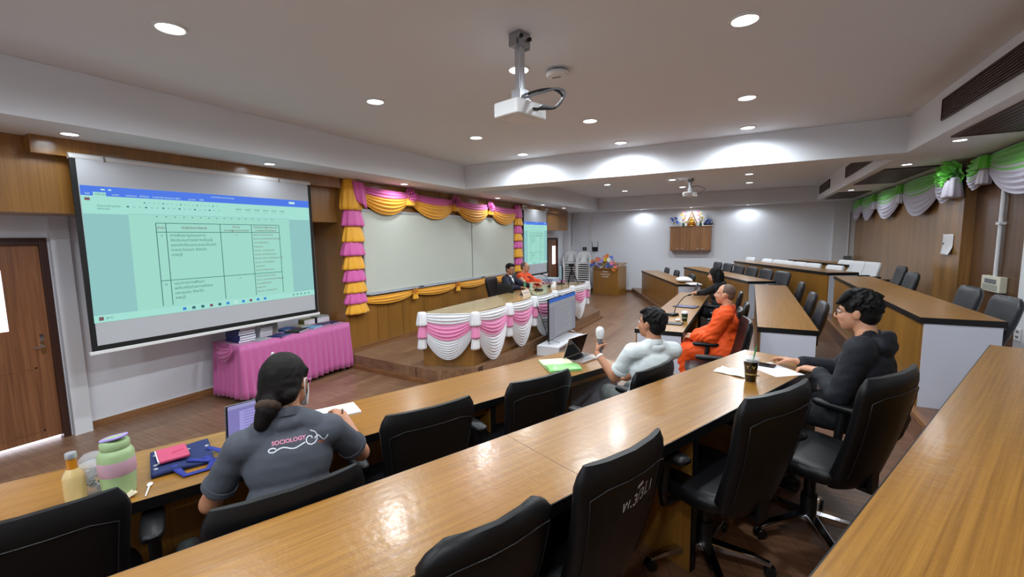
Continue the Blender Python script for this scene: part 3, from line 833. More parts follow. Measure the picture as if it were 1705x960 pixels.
# ================================================================== WHITEBOARD
t = thing('whiteboard', 'long whiteboard of two panels on the wood wall behind the stage', 'whiteboard', (-5.68, 7.95, 1.12))
MB().box(0, 0.03, -2.63, 0.60, 0.03, 1.40).build('board_panel', M['board'], t)
MB().box(0, 0.03, 0.62, 2.63, 0.03, 1.40).build('board_panel', M['board'], t)
MB().box(0, 0.04, -2.66, 2.66, 1.385, 1.43).box(0, 0.045, -2.66, 2.66, 0.0, 0.035).box(0, 0.04, -2.66, -2.63, 0.035, 1.385).box(0, 0.04, 2.63, 2.66, 0.035, 1.385).build('frame', M['alu'], t, bevel=0.003)
MB().box(0.0, 0.034, 0.60, 0.62, 0.035, 1.385).build('joint_strip', M['grey'], t)
MB().box(0.0, 0.10, -2.6, 2.6, -0.006, 0.004).build('tray', M['alu'], t)
for y, lab in ((6.62, 'black marker lying on the tray under the left half of the whiteboard'), (8.9, 'black marker lying on the tray under the right half of the whiteboard')):
    o = MB().tube([(-5.61, y, 1.134), (-5.61, y + 0.13, 1.134)], 0.009, 10).build('marker', M['black'], None, smooth=60)
    tag(o, lab, 'marker', 'markers on the whiteboard tray')

# ================================================================== FABRIC DECORATION
def ruffle(mb, cx, cy, z1, z0, r, ph=0.0, n=11, depth=0.55):
    """puffed tier of gathered cloth: narrow neck at the top, full skirt, tucked hem"""
    prof = []; amp = []
    K = 10
    for k in range(K + 1):
        t = k / K
        rr = r * (0.62 + 0.42 * t ** 0.6) * (1 if t < 0.93 else 0.9)
        prof.append((rr, z1 + (z0 - z1) * t)); amp.append(0.25 + 0.9 * t)
    prof += [(r * 0.7, z0 + 0.02), (r * 0.35, z0 + 0.05)]; amp += [0.7, 0.3]
    S = Matrix.Diagonal((depth, 1, 1, 1))
    mb.lathe(prof[::-1], 66, T(cx, cy, 0) @ S @ Rz(ph), pleat=(0.075, n, ph, amp[::-1]))

def swag(mb, p0, p1, top_sag, bot_sag, h0, h1, out, nf=6, bulge=0.10, amp=0.012, nu=40, nv=40):
    """draped cloth between two knots: p0,p1 top ends; h0,h1 drop of the lower edge at the knots"""
    p0 = V(p0); p1 = V(p1); out = V(out).normalized()
    def fn(u, v):
        c = 4 * u * (1 - u)
        p = p0.lerp(p1, u)
        z = -(h0 + (h1 - h0) * v) - (top_sag + (bot_sag - top_sag) * v) * (c ** 0.85)
        fold = math.sin(2 * PI * nf * v + 1.2 * math.sin(3 * u)) * amp * (0.35 + c)
        o = bulge * c * (0.3 + 0.7 * math.sin(PI * min(1, v * 0.9 + 0.1))) + fold + 0.02
        return p + V((0, 0, z)) + out * o
    mb.grid(fn, nu, nv)

def garland_column(label, y, w, puffs, x=-5.64):
    t = thing('hanging_garland', label, 'fabric garland', (x, y, puffs[-1][1]), 0, 'pink and yellow garland columns')
    z00 = puffs[-1][1]
    for i, (z1, z0, m) in enumerate(puffs):
        mb = MB(); ruffle(mb, 0.0, random.uniform(-0.02, 0.02), z1 - z00, z0 - z00, w * (1 + 0.08 * (i % 2) + random.uniform(-0.05, 0.05)), i * 1.3, 9)
        mb.build('ruffle', M[m], t, smooth=180)
    return t
zs = [3.0, 2.54, 2.287, 2.034, 1.818, 1.596, 1.402, 1.22, 1.047, 0.877]
g = garland_column('left garland column of alternating pink and yellow puffs beside the big screen', 5.09, 0.205, [(zs[i], zs[i + 1] - 0.03, 'yellow' if i % 2 == 0 else 'pinkpuff') for i in range(9)])
mb = MB(); mb.grid(lambda u, v: V((0.09 + 0.05 * math.sin(PI * u) + 0.012 * math.sin(16 * u), 0.0 + 0.24 * u - 0.10 * (1 - v) * 0.4, 2.12 - 0.02 * u - v * (0.30 + 0.12 * u))), 30, 14)
mb.build('swathe', M['pinkpuff'], g, smooth=180, solid=0.006)
zs2 = [2.93, 2.62, 2.42, 2.2, 2.0, 1.8, 1.55, 1.35, 1.16]
garland_column('right garland column of pink and yellow puffs beside the far screen', 10.82, 0.20, [(zs2[i], zs2[i + 1] - 0.03, 'pinkpuff' if i % 2 == 0 else 'yellow') for i in range(8)])

t = thing('swag_garland', 'pink and yellow swag garland draped above the whiteboard', 'fabric garland', (-5.645, 7.9, 2.855))
kn = [(5.20, 2.98), (6.45, 2.95), (7.89, 2.92), (9.33, 2.90), (10.78, 2.88)]
for (ya, za), (yb, zb) in zip(kn[:-1], kn[1:]):
    mb = MB(); swag(mb, (0.0, ya - 7.9, za - 2.9), (0.0, yb - 7.9, zb - 2.9), 0.03, 0.16, 0.0, 0.11, (1, 0, 0), 4, 0.06); mb.build('pink_swag', M['pinkpuff'], t, smooth=180, solid=0.005)
    mb = MB(); swag(mb, (-0.005, ya - 7.9, za - 2.9 - 0.08), (-0.005, yb - 7.9, zb - 2.9 - 0.08), 0.05, 0.30, 0.0, 0.07, (1, 0, 0), 5, 0.08); mb.build('yellow_swag', M['yellow'], t, smooth=180, solid=0.005)
def rosette(mb, c, r, out, n=9, seed=0):
    rd = random.Random(seed)
    out = V(out).normalized(); q = out.to_track_quat('Z', 'Y').to_matrix().to_4x4()
    for ring, (rr, zz) in enumerate(((1.0, 0.25), (0.72, 0.5), (0.4, 0.7))):
        def fn(u, v, rr=rr, zz=zz):
            a = 2 * PI * u
            rad = r * rr * (0.15 + 0.85 * v) * (1 + 0.10 * math.sin(n * a + ring))
            return V((rad * math.cos(a), rad * math.sin(a), r * (zz * 0.9 * v + 0.16 * math.sin(n * a) * v)))
        mb.grid(fn, 54, 7, T(*c) @ q, wrapu=True)
for i, (yy, zz) in enumerate(kn[1:4]):
    mb = MB(); rosette(mb, (0.05, yy - 7.9, zz - 2.9 - 0.05), 0.13, (1, 0, 0.25), seed=i); mb.build('rosette', M['pinkpuff'], t, smooth=180, solid=0.004)
    mb = MB(); ruffle(mb, 0.05, yy - 7.9, zz - 2.9 - 0.10, zz - 2.9 - 0.25, 0.11, i, 11); mb.build('rosette_tail', M['yellow'], t, smooth=180)
t = thing('garland_swag', 'thin yellow swag garland draped along the bottom of the whiteboard', 'fabric garland', (-5.66, 7.9, 1.05))
kn = [(5.25, 1.09), (6.5, 1.10), (7.91, 1.10), (9.25, 1.11), (10.4, 1.11)]
for i, ((ya, za), (yb, zb)) in enumerate(zip(kn[:-1], kn[1:])):
    mb = MB(); swag(mb, (0.0, ya - 7.9, za - 1.05), (0.0, yb - 7.9, zb - 1.05), 0.01, 0.09, 0.0, 0.08, (1, 0, 0), 3, 0.05); mb.build('swag', M['yellow'], t, smooth=180, solid=0.005)
for i, (yy, zz) in enumerate(kn[1:4]):
    mb = MB(); rosette(mb, (0.045, yy - 7.9, zz - 1.05 - 0.05), 0.085, (1, 0, 0), seed=i + 9); ruffle(mb, 0.05, yy - 7.9, -0.02, -0.14, 0.07, i, 9); mb.build('rosette', M['yellow'], t, smooth=180)

def wall_swags(label, kn, x, ow, org):
    t = thing('swag_drape', label, 'drape', org, 0, 'green and white drapes of the right wall')
    ox, oy, oz = org
    for i, ((ya, za, xa), (yb, zb, xb), d) in enumerate(zip(kn[:-1], kn[1:], ow)):
        a = (xa - ox, ya - oy, za - oz); b = (xb - ox, yb - oy, zb - oz)
        mb = MB(); swag(mb, a, b, 0.0, 0.24, 0.0, 0.10, (-1, 0, 0), 5, 0.10, 0.016); mb.build('green_swag', M['green_fab'], t, smooth=180, solid=0.005)
        a = (a[0], a[1], a[2] - 0.05); b = (b[0], b[1], b[2] - 0.05)
        mb = MB(); swag(mb, a, b, 0.12, d - 0.17, 0.0, 0.12, (-1, 0, 0), 6, 0.08, 0.018); mb.build('white_swag', M['lav_fab'], t, smooth=180, solid=0.005)
    for i, (yy, zz, xx) in enumerate(kn[1:-1]):
        mb = MB(); ruffle(mb, xx - ox - 0.06, yy - oy, zz - oz + 0.0, zz - oz - 0.17, 0.16, i, 9, 0.6); mb.build('green_knot', M['green_fab'], t, smooth=180)
        mb = MB(); ruffle(mb, xx - ox - 0.05, yy - oy, zz - oz - 0.15, zz - oz - 0.36, 0.11, i + 2, 9, 0.6); mb.build('white_tail', M['lav_fab'], t, smooth=180)
    return t
wall_swags('green and white swag drape nearest the camera, at the right edge', [(5.9, 2.98, 2.66), (7.98, 2.97, 2.66), (8.42, 2.95, 2.64)], 2.66, [0.56, 0.40], (2.66, 7.2, 2.9))
bow_ = wall_swags('green and white swag drape over the wooden column', [(8.46, 2.95, 2.55), (9.34, 2.93, 2.55)], 2.55, [0.50], (2.55, 9.3, 2.9))
for i, (yy, zz, rr) in enumerate(((8.50, 2.84, 0.20), (8.86, 2.86, 0.15))):
    mb = MB(); rosette(mb, (-0.07, yy - 9.3, zz - 2.93), rr, (-1, -0.35, -0.15), 7, i); mb.build('green_bow', M['green_fab'], bow_, smooth=180, solid=0.005)
mb = MB(); ruffle(mb, -0.09, 8.46 - 9.3, -0.14, -0.42, 0.17, 2, 8, 0.6); mb.build('white_tail', M['lav_fab'], bow_, smooth=180)
wall_swags('green and white swag drape at the far end of the right wall', [(9.42, 2.98, 2.66), (11.6, 2.96, 2.66), (13.7, 2.95, 2.66), (15.2, 2.95, 2.66), (16.3, 2.95, 2.66)], 2.66, [0.66, 0.62, 0.60, 0.56], (2.66, 13.0, 2.9))

# ================================================================== STAGE TABLE WITH SKIRTING DRAPE
t = thing('stage_table', 'long stage table with a cut corner and a tan wooden top behind the drape', 'table', (-3.8, 7.5, 0.2))
TP = [(-4.13, 4.86), (-3.42, 5.17), (-3.39, 9.9), (-4.13, 9.9)]
TQ = [(a + 3.8, b - 7.5) for a, b in TP]
MB().prism([(a * 1.0, b) for a, b in TQ], 0.75, 0.78).build('tabletop', M['stagetop'], t)
MB().prism([(TQ[0][0], TQ[0][1] + 0.05), (TQ[1][0] - 0.03, TQ[1][1] + 0.02), (TQ[2][0] - 0.03, TQ[2][1] - 0.03), (TQ[2][0] - 0.06, TQ[2][1] - 0.03), (TQ[1][0] - 0.06, TQ[1][1] + 0.05), (TQ[0][0], TQ[0][1] + 0.08)], 0.0, 0.75).build('front_panel', M['panel_plain'], t)
MB().box(-0.33, 0.38, 2.33, 2.37, 0, 0.75).build('end_panel', M['panel_plain'], t)
t = thing('table_drape', 'white and pink swagged drape hanging round the stage table', 'drape', (-3.40, 7.5, 0.98))
def KN(x, y): return (x + 3.40, y - 7.5)
ks = [KN(-4.10, 4.855), KN(-3.40, 5.16), KN(-3.375, 6.05), KN(-3.375, 6.98), KN(-3.37, 7.9), KN(-3.37, 8.85), KN(-3.37, 9.85)]
for i, (a, b) in enumerate(zip(ks[:-1], ks[1:])):
    d = V((b[0] - a[0], b[1] - a[1], 0)); o = V((d.y, -d.x, 0)).normalized()
    A = (a[0], a[1], 0.012); B = (b[0], b[1], 0.012)
    S = 0.62 if i else 0.52
    mb = MB(); swag(mb, (A[0], A[1], -0.14), (B[0], B[1], -0.14), 0.20, S - 0.1, 0.0, 0.10, o, 9, 0.06, 0.011, 44, 70); mb.build('lower_white_swag', M['white_fab'], t, smooth=180, solid=0.004)
    mb = MB(); swag(mb, (A[0] + o.x * 0.012, A[1] + o.y * 0.012, -0.06), (B[0] + o.x * 0.012, B[1] + o.y * 0.012, -0.06), 0.09, 0.27, 0.0, 0.09, o, 5, 0.065, 0.010, 44, 44); mb.build('pink_swag', M['pink_fab'], t, smooth=180, solid=0.004)
    mb = MB(); swag(mb, (A[0] + o.x * 0.022, A[1] + o.y * 0.022, A[2]), (B[0] + o.x * 0.022, B[1] + o.y * 0.022, B[2]), 0.0, 0.10, 0.0, 0.09, o, 4, 0.06, 0.009, 44, 34); mb.build('upper_white_swag', M['white_fab'], t, smooth=180, solid=0.004)
for i, (x, y) in enumerate(ks):
    x += 0.05; y -= 0.05 if i < 2 else 0
    mb = MB(); ruffle(mb, x, y, 0.03, -0.16, 0.085, i, 9, 0.9); mb.build('knot', M['white_fab'], t, smooth=180)
    mb = MB(); ruffle(mb, x, y, -0.14, -0.34, 0.075, i + 3, 10, 0.8); mb.build('pink_tail', M['pink_fab'], t, smooth=180)
    mb = MB(); ruffle(mb, x - 0.01, y, -0.30, -0.50, 0.072, i + 5, 9, 0.8); mb.build('white_tail', M['white_fab'], t, smooth=180)

# ================================================================== PINK SKIRTED BOOK TABLE
t = thing('book_table', 'low table wrapped in a pleated pink cloth under the left screen', 'table', (-5.86, 3.99, 0))
hw, hl, zt = 0.29, 0.86, 0.74
def skirt_outline(n=420):
    per = [(hw, -hl), (hw, hl), (-hw, hl), (-hw, -hl)]
    out = []
    tot = 4 * (hw + hl); 
    for i in range(n):
        s = tot * i / n
        for k in range(4):
            a = V(per[k]); b = V(per[(k + 1) % 4]); L = (b - a).length
            if s <= L:
                d = (b - a) / L; nn = V((d.y, -d.x)); out.append((a + d * s, nn, s)); break
            s -= L
    return out
ol = skirt_outline()
vs = []; fs = []; n = len(ol); K = 9
for j in range(K):
    v = j / (K - 1)
    for i, (p, nn, s) in enumerate(ol):
        ph = 2 * PI * i / n * 46
        o = 0.004 + v * 0.035 + (0.004 + 0.020 * v) * math.sin(ph + 0.7 * math.sin(i * 0.11))
        q = p + nn * o
        vs.append((q.x, q.y, zt - v * (zt - 0.055 + 0.012 * math.sin(i * 0.09))))
for j in range(K - 1):
    for i in range(n):
        k2 = (i + 1) % n
        fs.append((j * n + i, j * n + k2, (j + 1) * n + k2, (j + 1) * n + i))
mb = MB().add(vs, fs); mb.build('table_skirt', M['pink'], t, smooth=180, solid=0.004)
MB().box(-hw, hw, -hl, hl, zt - 0.012, zt + 0.002).build('table_cloth_top', M['pink'], t, bevel=0.004)
mb = MB(); swag(mb, (hw - 0.02, -hl - 0.06, zt - 0.02), (-hw + 0.22, -hl - 0.055, zt - 0.02), 0.0, 0.16, 0.0, 0.02, (0, -1, 0), 3, 0.05); mb.build('gathered_bow', M['pink'], t, smooth=180, solid=0.004)
for sx in (-0.22, 0.22):
    for sy in (-0.7, 0.78):
        MB().tube([(sx, sy, 0.0), (sx, sy, zt - 0.02)], 0.014, 8).cyl((sx, sy), 0.03, 0, 0.02).build('leg', M['steel'], t, smooth=50)
# ================================================================== DISPLAY IN FRONT OF THE STAGE
t = thing('display_plinth', 'low white wooden plinth on the floor under the television', 'stand', (-3.05, 7.45, 0))
MB().box(-0.165, 0.24, -0.62, 0.62, 0.14, 0.17).build('top', M['whitepaint'], t, bevel=0.004)
for y in (-0.60, 0.60):
    MB().box(-0.165, 0.24, y - 0.02, y + 0.02, 0, 0.14).build('side', M['whitepaint'], t)
MB().box(-0.15, -0.13, -0.58, 0.58, 0, 0.14).box(0.12, 0.14, -0.58, 0.30, 0.0, 0.14).build('rail', M['whitepaint'], t)
t = thing('television', 'flat television on a white plinth showing a document, facing the seats', 'television', (-3.05, 7.62, 0.17))
MB().box(-0.02, 0.012, -0.66, 0.66, 0.055, 0.80).build('bezel', M['blackplastic'], t, bevel=0.004)
MB().box(-0.05, -0.02, -0.4, 0.4, 0.15, 0.6).build('rear_housing', M['blackplastic'], t, bevel=0.01)
for y in (-0.45, 0.45):
    MB().tube([(-0.12, y, 0.006), (0.0, y, 0.05), (0.0, y, 0.06), (0.0, y, 0.05), (0.12, y, 0.006)], 0.009, 8).build('foot', M['steel'], t, smooth=60)
TVM = [emis('screen_page', '#83838e', 1.0), emis('screen_blue', '#3d63b4', 1.0), emis('screen_ink', '#7a7a82', 1.0), emis('screen_light', '#8d8d95', 1.0)]
p = Picture(0.0125, [(-0.648, 0.788), (0.648, 0.788), (0.648, 0.068), (-0.648, 0.068)])
p.rect(0, 0, 1, 1, 0, 0); p.rect(0, 0, 1, 0.09, 1, 1); p.rect(0, 0.09, 1, 0.2, 3, 1); p.rect(0.2, 0.22, 0.85, 0.95, 3, 1)
for i in range(12): p.line(0.25, 0.3 + i * 0.05, 0.8 - 0.1 * (i % 3), 0.3 + i * 0.05, 0.008, 2, 2)
p.mb.build('screen', TVM, t)['label'] = 'lit grey document with a blue bar on top'
o = MB().tube(smooth_path([(-3.02, 6.93, 0.18), (-3.1, 6.9, 0.5), (-3.25, 6.93, 0.85), (-3.30, 7.05, 0.99), (-3.5, 7.3, 0.99), (-3.7, 7.6, 0.99)]), 0.006, 6).build('cable', M['black'], None, smooth=180)
tag(o, 'black cable running from the television up over the drape onto the stage table', 'cable')

# ================================================================== CEILING EQUIPMENT
def projector(label, x, y, zb, rz, big=True):
    t = thing('ceiling_projector', label, 'projector', (x, y, zb), rz, 'ceiling projectors')
    H = ZC - zb
    MB().box(-0.06, 0.06, -0.05, 0.05, H - 0.09, H).box(-0.075, -0.055, -0.035, 0.035, H - 0.1, H - 0.05).box(0.055, 0.075, -0.035, 0.035, H - 0.1, H - 0.05).build('ceiling_bracket', M['steel'], t, bevel=0.004)
    for sx in (-0.045, 0.045):
        MB().lathe([(0.012, H - 0.05), (0.012, H - 0.03)], 10, T(sx, -0.06, 0)).build('bolt', M['black'], t)
    MB().rprism(0.055, 0.055, 0.14, H - 0.05, 0.008).build('pole', M['alu'], t, smooth=40)
    MB().box(-0.045, 0.045, -0.045, 0.045, 0.11, 0.20).box(-0.10, 0.10, -0.015, 0.015, 0.10, 0.118).box(-0.015, 0.015, -0.09, 0.09, 0.10, 0.118).build('tilt_joint', M['alu'], t, bevel=0.003)
    b = MB(); b.rprism(0.32, 0.24, 0.0, 0.10, 0.03, 6)
    body = b.build('housing', M['white'], t, smooth=40, bevel=0.008)
    MB().lathe([(0.04, -0.004), (0.04, 0.02), (0.032, 0.022)], 20, T(-0.09, 0.12, 0.05) @ Rx(-PI / 2)).build('lens_ring', M['grey'], t, smooth=40)
    MB().lathe([(0.030, 0.006), (0.022, 0.018), (0.005, 0.024)], 20, T(-0.09, 0.12, 0.05) @ Rx(-PI / 2)).build('lens', M['iris'], t, smooth=60)
    g = MB()
    for i in range(7): g.box(0.161, 0.163, -0.08, 0.06, 0.02 + i * 0.01, 0.025 + i * 0.01)
    g.build('vent_slots', M['grey'], body)
    MB().box(-0.10, 0.08, -0.08, 0.08, -0.004, 0.0).build('underside_label', M['paper'], body)
    return t
pj = projector('white projector hanging from the ceiling nearest the camera', -1.49, 2.93, 2.86, math.radians(75))
for i, off in enumerate((0.0, 0.02)):
    q = MB().tube(smooth_path([(0.03, -0.02, 0.17 - off), (0.06, -0.12, 0.185 - off), (0.09, -0.24 - off, 0.17), (0.09, -0.31 - off, 0.10 + off), (0.06, -0.27, 0.04), (0.03, -0.19, 0.04 + off), (0.0 + i * 0.05, -0.115, 0.05)]), 0.009, 8)
    q.build('cable_loop', M['black' if i == 0 else 'grey'], pj, smooth=180)
pj2 = projector('small white projector hanging in the far ceiling bay', -1.37, 11.91, 3.0, math.radians(75))
MB().tube(smooth_path([(0.03, -0.02, 0.24), (0.09, -0.2, 0.24), (0.09, -0.32, 0.15), (0.03, -0.2, 0.06), (0, -0.115, 0.05)]), 0.008, 8).build('cable_loop', M['grey'], pj2, smooth=180)
t = thing('smoke_detector', 'round white detector on the ceiling right of the near projector', 'detector', (-1.51, 3.68, ZC))
MB().lathe([(0.05, -0.022), (0.05, 0.0)], 24).build('mount', M['grey'], t, smooth=40)
MB().lathe([(0.03, -0.062), (0.085, -0.058), (0.098, -0.045), (0.098, -0.03), (0.09, -0.022), (0.05, -0.022)], 32).build('disc', M['white'], t, smooth=40)
MB().box(-0.05, 0.03, -0.012, 0.012, -0.0635, -0.060).build('marking', M['grey'], t)

# ================================================================== LECTERN AND ITS FLOWERS
rzl = math.radians(-9.8)
t = thing('lectern', 'wooden lectern with small white lettering in the far left of the hall', 'lectern', (-4.43, 15.45, 0), rzl)
MB().prism([(-0.48, -0.25), (0.48, -0.25), (0.48, 0.45), (0.45, 0.45), (0.45, -0.21), (-0.45, -0.21), (-0.45, 0.45), (-0.48, 0.45)], 0.03, 0.93).build('body', M['panel_plain'], t, bevel=0.005)
vs = [(-0.50, -0.29, 0.93), (0.50, -0.29, 0.93), (0.50, 0.47, 1.10), (-0.50, 0.47, 1.10), (-0.50, -0.29, 0.96), (0.50, -0.29, 0.96), (0.50, 0.47, 1.13), (-0.50, 0.47, 1.13)]
MB().add(vs, [(3, 2, 1, 0), (4, 5, 6, 7), (0, 1, 5, 4), (1, 2, 6, 5), (2, 3, 7, 6), (3, 0, 4, 7)]).build('sloped_top', M['panel_h'], t)
MB().prism([(0.45, -0.20), (0.48, -0.20), (0.48, 0.45), (0.45, 0.45)], 0.93, 1.02).prism([(-0.48, -0.20), (-0.45, -0.20), (-0.45, 0.45), (-0.48, 0.45)], 0.93, 1.02).build('cheek', M['panel_plain'], t)
MB().box(-0.5, 0.5, -0.27, 0.46, 0, 0.03).build('foot_board', M['nosing'], t)
lm = MB()
for i, (s, h) in enumerate((('สำนักงาน', 0.06), ('คณะสังคมศาสตร์', 0.05), ('มหาวิทยาลัย', 0.05))):
    vs, fs = text_poly(s, h, 'CENTER', 0, 0.002)
    lm.add([(x, -0.2515, 0.82 - i * 0.085 + y) for x, y in vs], fs)
lm.build('lettering', M['white'], t)
t = thing('flower_arrangement', 'large artificial flower spray of blue, orange and pink blooms on the lectern', 'flowers', (-4.5, 15.33, 0.97), rzl)
FL = {'blue': mat('blue_petal', '#5a78d6', 0.6), 'orange': mat('orange_petal', '#e58a3c', 0.6), 'pink': mat('rose_petal', '#dc7f98', 0.6), 'yellow': mat('yellow_petal', '#e2bf3a', 0.6), 'lav': mat('lavender_petal', '#9f92d8', 0.6), 'white': mat('white_petal', '#e4e4dd', 0.6), 'leaf': mat('leaf_green', '#2c5230', 0.5), 'dark': mat('flower_eye', '#2a1a12', 0.6), 'gold': mat('gilded', '#a8762a', 0.35, 0.7), 'glass_blue': mat('blue_petal_deep', '#2f55b8', 0.5)}
def bloom(r, seed, petals=7):
    mb = MB(); rd = random.Random(seed)
    for ring in range(2):
        for k in range(petals):
            a = 2 * PI * (k + 0.5 * ring) / petals
            R = Rz(a) @ Rx(0.0) @ Ry(-0.25 - 0.4 * ring)
            mb.ell((r * 0.55, 0, 0), (r * 0.5, r * 0.24, r * 0.07), 8, 5)
            n = len(mb.v)
            for q in range(n - 8 * 6, n): mb.v[q] = tuple(R @ V(mb.v[q]))
    return mb
rd = random.Random(3)
kinds = ['blue', 'lav', 'orange', 'pink', 'yellow', 'blue', 'white', 'pink', 'orange', 'yellow', 'blue', 'lav', 'pink', 'orange']
for i in range(26):
    x = -0.46 + 0.90 * ((i * 0.618) % 1); top = 0.42 * (1 - (x / 0.62) ** 2)
    y = rd.uniform(-0.16, 0.02); z = rd.uniform(-0.06, max(0.05, top))
    if x > 0.25 and z > 0.2: z *= 0.5
    k = kinds[i % len(kinds)]
    q = V((x * 0.5, -1.0, 0.55)).normalized().to_track_quat('Z', 'Y').to_matrix().to_4x4()
    mb = bloom(0.085 + 0.02 * rd.random(), i)
    mb.v = [tuple(T(x, y, z) @ q @ V(p)) for p in mb.v]
    o = mb.build('bloom', FL[k], t, smooth=60); o['label'] = {'lav': 'lavender'}.get(k, k) + ' bloom'
    e = MB().ell((0, 0, 0.01), (0.024, 0.024, 0.014), 8, 5); e.v = [tuple(T(x, y, z) @ q @ V(p)) for p in e.v]
    e.build('flower_eye', FL['dark' if k in ('yellow', 'orange') else 'yellow'], o, smooth=60)
mb = MB()
for i in range(130):
    a = rd.uniform(0, 2 * PI); x = rd.uniform(-0.48, 0.50); z = rd.uniform(-0.15, 0.34 * (1 - (x / 0.6) ** 2)); y = rd.uniform(-0.12, 0.12)
    R = T(x, y, z) @ Rz(a) @ Rx(rd.uniform(-0.9, 0.9))
    mb.add([(0, 0, 0), (0.022, 0.05, 0.01), (0, 0.12, 0), (-0.022, 0.05, 0.01)], [(0, 1, 2, 3)], R)
mb.build('foliage', FL['leaf'], t)

# ================================================================== STACKED PLASTIC CHAIRS
def plastic_chair():
    t = thing('plastic_chair', 'x', 'chair')
    W, D = 0.22, 0.21
    mb = MB(); mb.grid(lambda u, v: V(((u - 0.5) * 2 * W * (1 - 0.08 * v), D - v * 2 * D, 0.43 - 0.02 * math.sin(PI * u) * math.sin(PI * v) - (0.03 * max(0, 1 - v * 8)))), 12, 12)
    mb.build('seat', M['white'], t, smooth=50, solid=0.012)
    mb = MB()
    def bk(u, x0, x1): return (x0 + (x1 - x0) * u)
    # outer hoop and slats of the back
    hoop = [(-0.215, -0.20, 0.43), (-0.225, -0.235, 0.58), (-0.215, -0.265, 0.70), (-0.17, -0.28, 0.79), (-0.08, -0.288, 0.82), (0.08, -0.288, 0.82), (0.17, -0.28, 0.79), (0.215, -0.265, 0.70), (0.225, -0.235, 0.58), (0.215, -0.20, 0.43)]
    mb.tube(hoop, 0.02, 8)
    mb.grid(lambda u, v: V(((u - 0.5) * (0.13 + 0.16 * abs(2 * v - 1) ** 1.5), -0.205 - 0.085 * v, 0.44 + 0.37 * v)), 8, 10)
    mb.grid(lambda u, v: V(((u - 0.5) * 0.36, -0.272 - 0.016 * v, 0.74 + 0.07 * v)), 8, 4)
    for s in (-1, 1):
        for k in (0.45, 0.75):
            mb.tube([(s * 0.215 * k + s * 0.02, -0.207, 0.44), (s * (0.215 * k + 0.01), -0.24, 0.58), (s * 0.19 * k, -0.275, 0.76)], 0.007, 6)
    mb.build('backrest', M['white'], t, smooth=60)
    for s in (-1, 1):
        MB().tube([(s * 0.225, -0.225, 0.60), (s * 0.255, -0.10, 0.635), (s * 0.26, 0.10, 0.635), (s * 0.245, 0.19, 0.60), (s * 0.225, 0.215, 0.43)], 0.017, 8).build('armrest', M['white'], t, smooth=60)
        for yy, y2 in ((D - 0.02, D + 0.04), (-D + 0.02, -D - 0.06)):
            MB().tube([(s * (W - 0.01), yy, 0.43), (s * (W + 0.02), y2, 0.0)], [0.028, 0.02], 8).build('leg', M['white'], t, smooth=60)
    return t
pc = plastic_chair(); first_pc = True
ordn = ['bottom', 'second', 'third', 'fourth', 'fifth', 'sixth', 'seventh', 'eighth', 'ninth', 'top']
for sx, sy, w in ((-5.93, 15.62, 'left stack by the far door'), (-5.38, 15.52, 'right stack by the lectern')):
    for k in range(10):
        loc = (sx, sy, 0.078 * k); rz = math.radians(196)
        lab = 'white plastic chair, %s of the %s' % (ordn[k] if k in (0, 9) else ordn[k] + ' from the bottom', w)
        if first_pc:
            pc.location = loc; pc.rotation_euler = (0, 0, rz); pc['label'] = lab; pc['group'] = 'stacked white plastic chairs'; first_pc = False
        else: dup(pc, loc, rz, lab, 'stacked white plastic chairs')

# ================================================================== SHRINE CABINET ON THE FAR WALL
t = thing('wall_cabinet', 'brown wooden cabinet hung on the far wall under the shrine', 'cabinet', (-1.82, 16.5, 1.54))
MB().box(-0.645, 0.645, -0.34, 0.0, 0, 0.80).build('carcass', M['doorwood'], t)
MB().box(-0.67, 0.67, -0.36, 0.0, 0.80, 0.83).build('top_board', M['doorwood'], t)
CABW = wood('cabinet_door_veneer', '#7a4f2c', '#a57346', 'Z', 0.35, 0.15, 40, 0.03)
for i in range(4):
    x0 = -0.64 + i * 0.32
    o = MB().box(x0 + 0.004, x0 + 0.316, -0.36, -0.34, 0.008, 0.792).build('door', CABW, t, bevel=0.003)
    MB().box(x0 + (0.20 if i % 2 == 0 else 0.03), x0 + (0.29 if i % 2 == 0 else 0.12), -0.372, -0.36, 0.06, 0.075).build('handle', M['chrome'], o)
t = thing('buddha_statue', 'small gilded Buddha statue in a pointed arch on the wall cabinet', 'statue', (-1.80, 16.3, 2.37))
MB().lathe([(0.15, 0), (0.17, 0.02), (0.13, 0.05), (0.15, 0.09), (0.11, 0.11)], 20).build('pedestal', FL['gold'], t, smooth=40)
mb = MB(); mb.ell((0, 0, 0.135), (0.11, 0.075, 0.035)).ell((0, 0.0, 0.20), (0.055, 0.04, 0.075)).ell((0, -0.005, 0.295), (0.03, 0.03, 0.036)).cap((0, 0, 0.31), (0, 0, 0.37), 0.018, 0.004)
for s in (-1, 1): mb.cap((s * 0.06, 0, 0.235), (s * 0.08, -0.02, 0.17), 0.018, 0.014).cap((s * 0.08, -0.02, 0.17), (s * 0.01, -0.06, 0.15), 0.014, 0.012)
organic('figure', mb, 0.008, FL['gold'], t, 2)
arch = []
for k in range(21):
    u = -1 + 2 * k / 20
    arch.append((0.155 * u, 0.05, 0.10 + 0.40 * (1 - abs(u) ** 0.8) ** 0.9 + 0.01))
MB().tube(arch, 0.014, 8).tube([(-0.155, 0.05, 0.1), (0.155, 0.05, 0.1)], 0.014, 8).build('pointed_arch', FL['gold'], t, smooth=60)
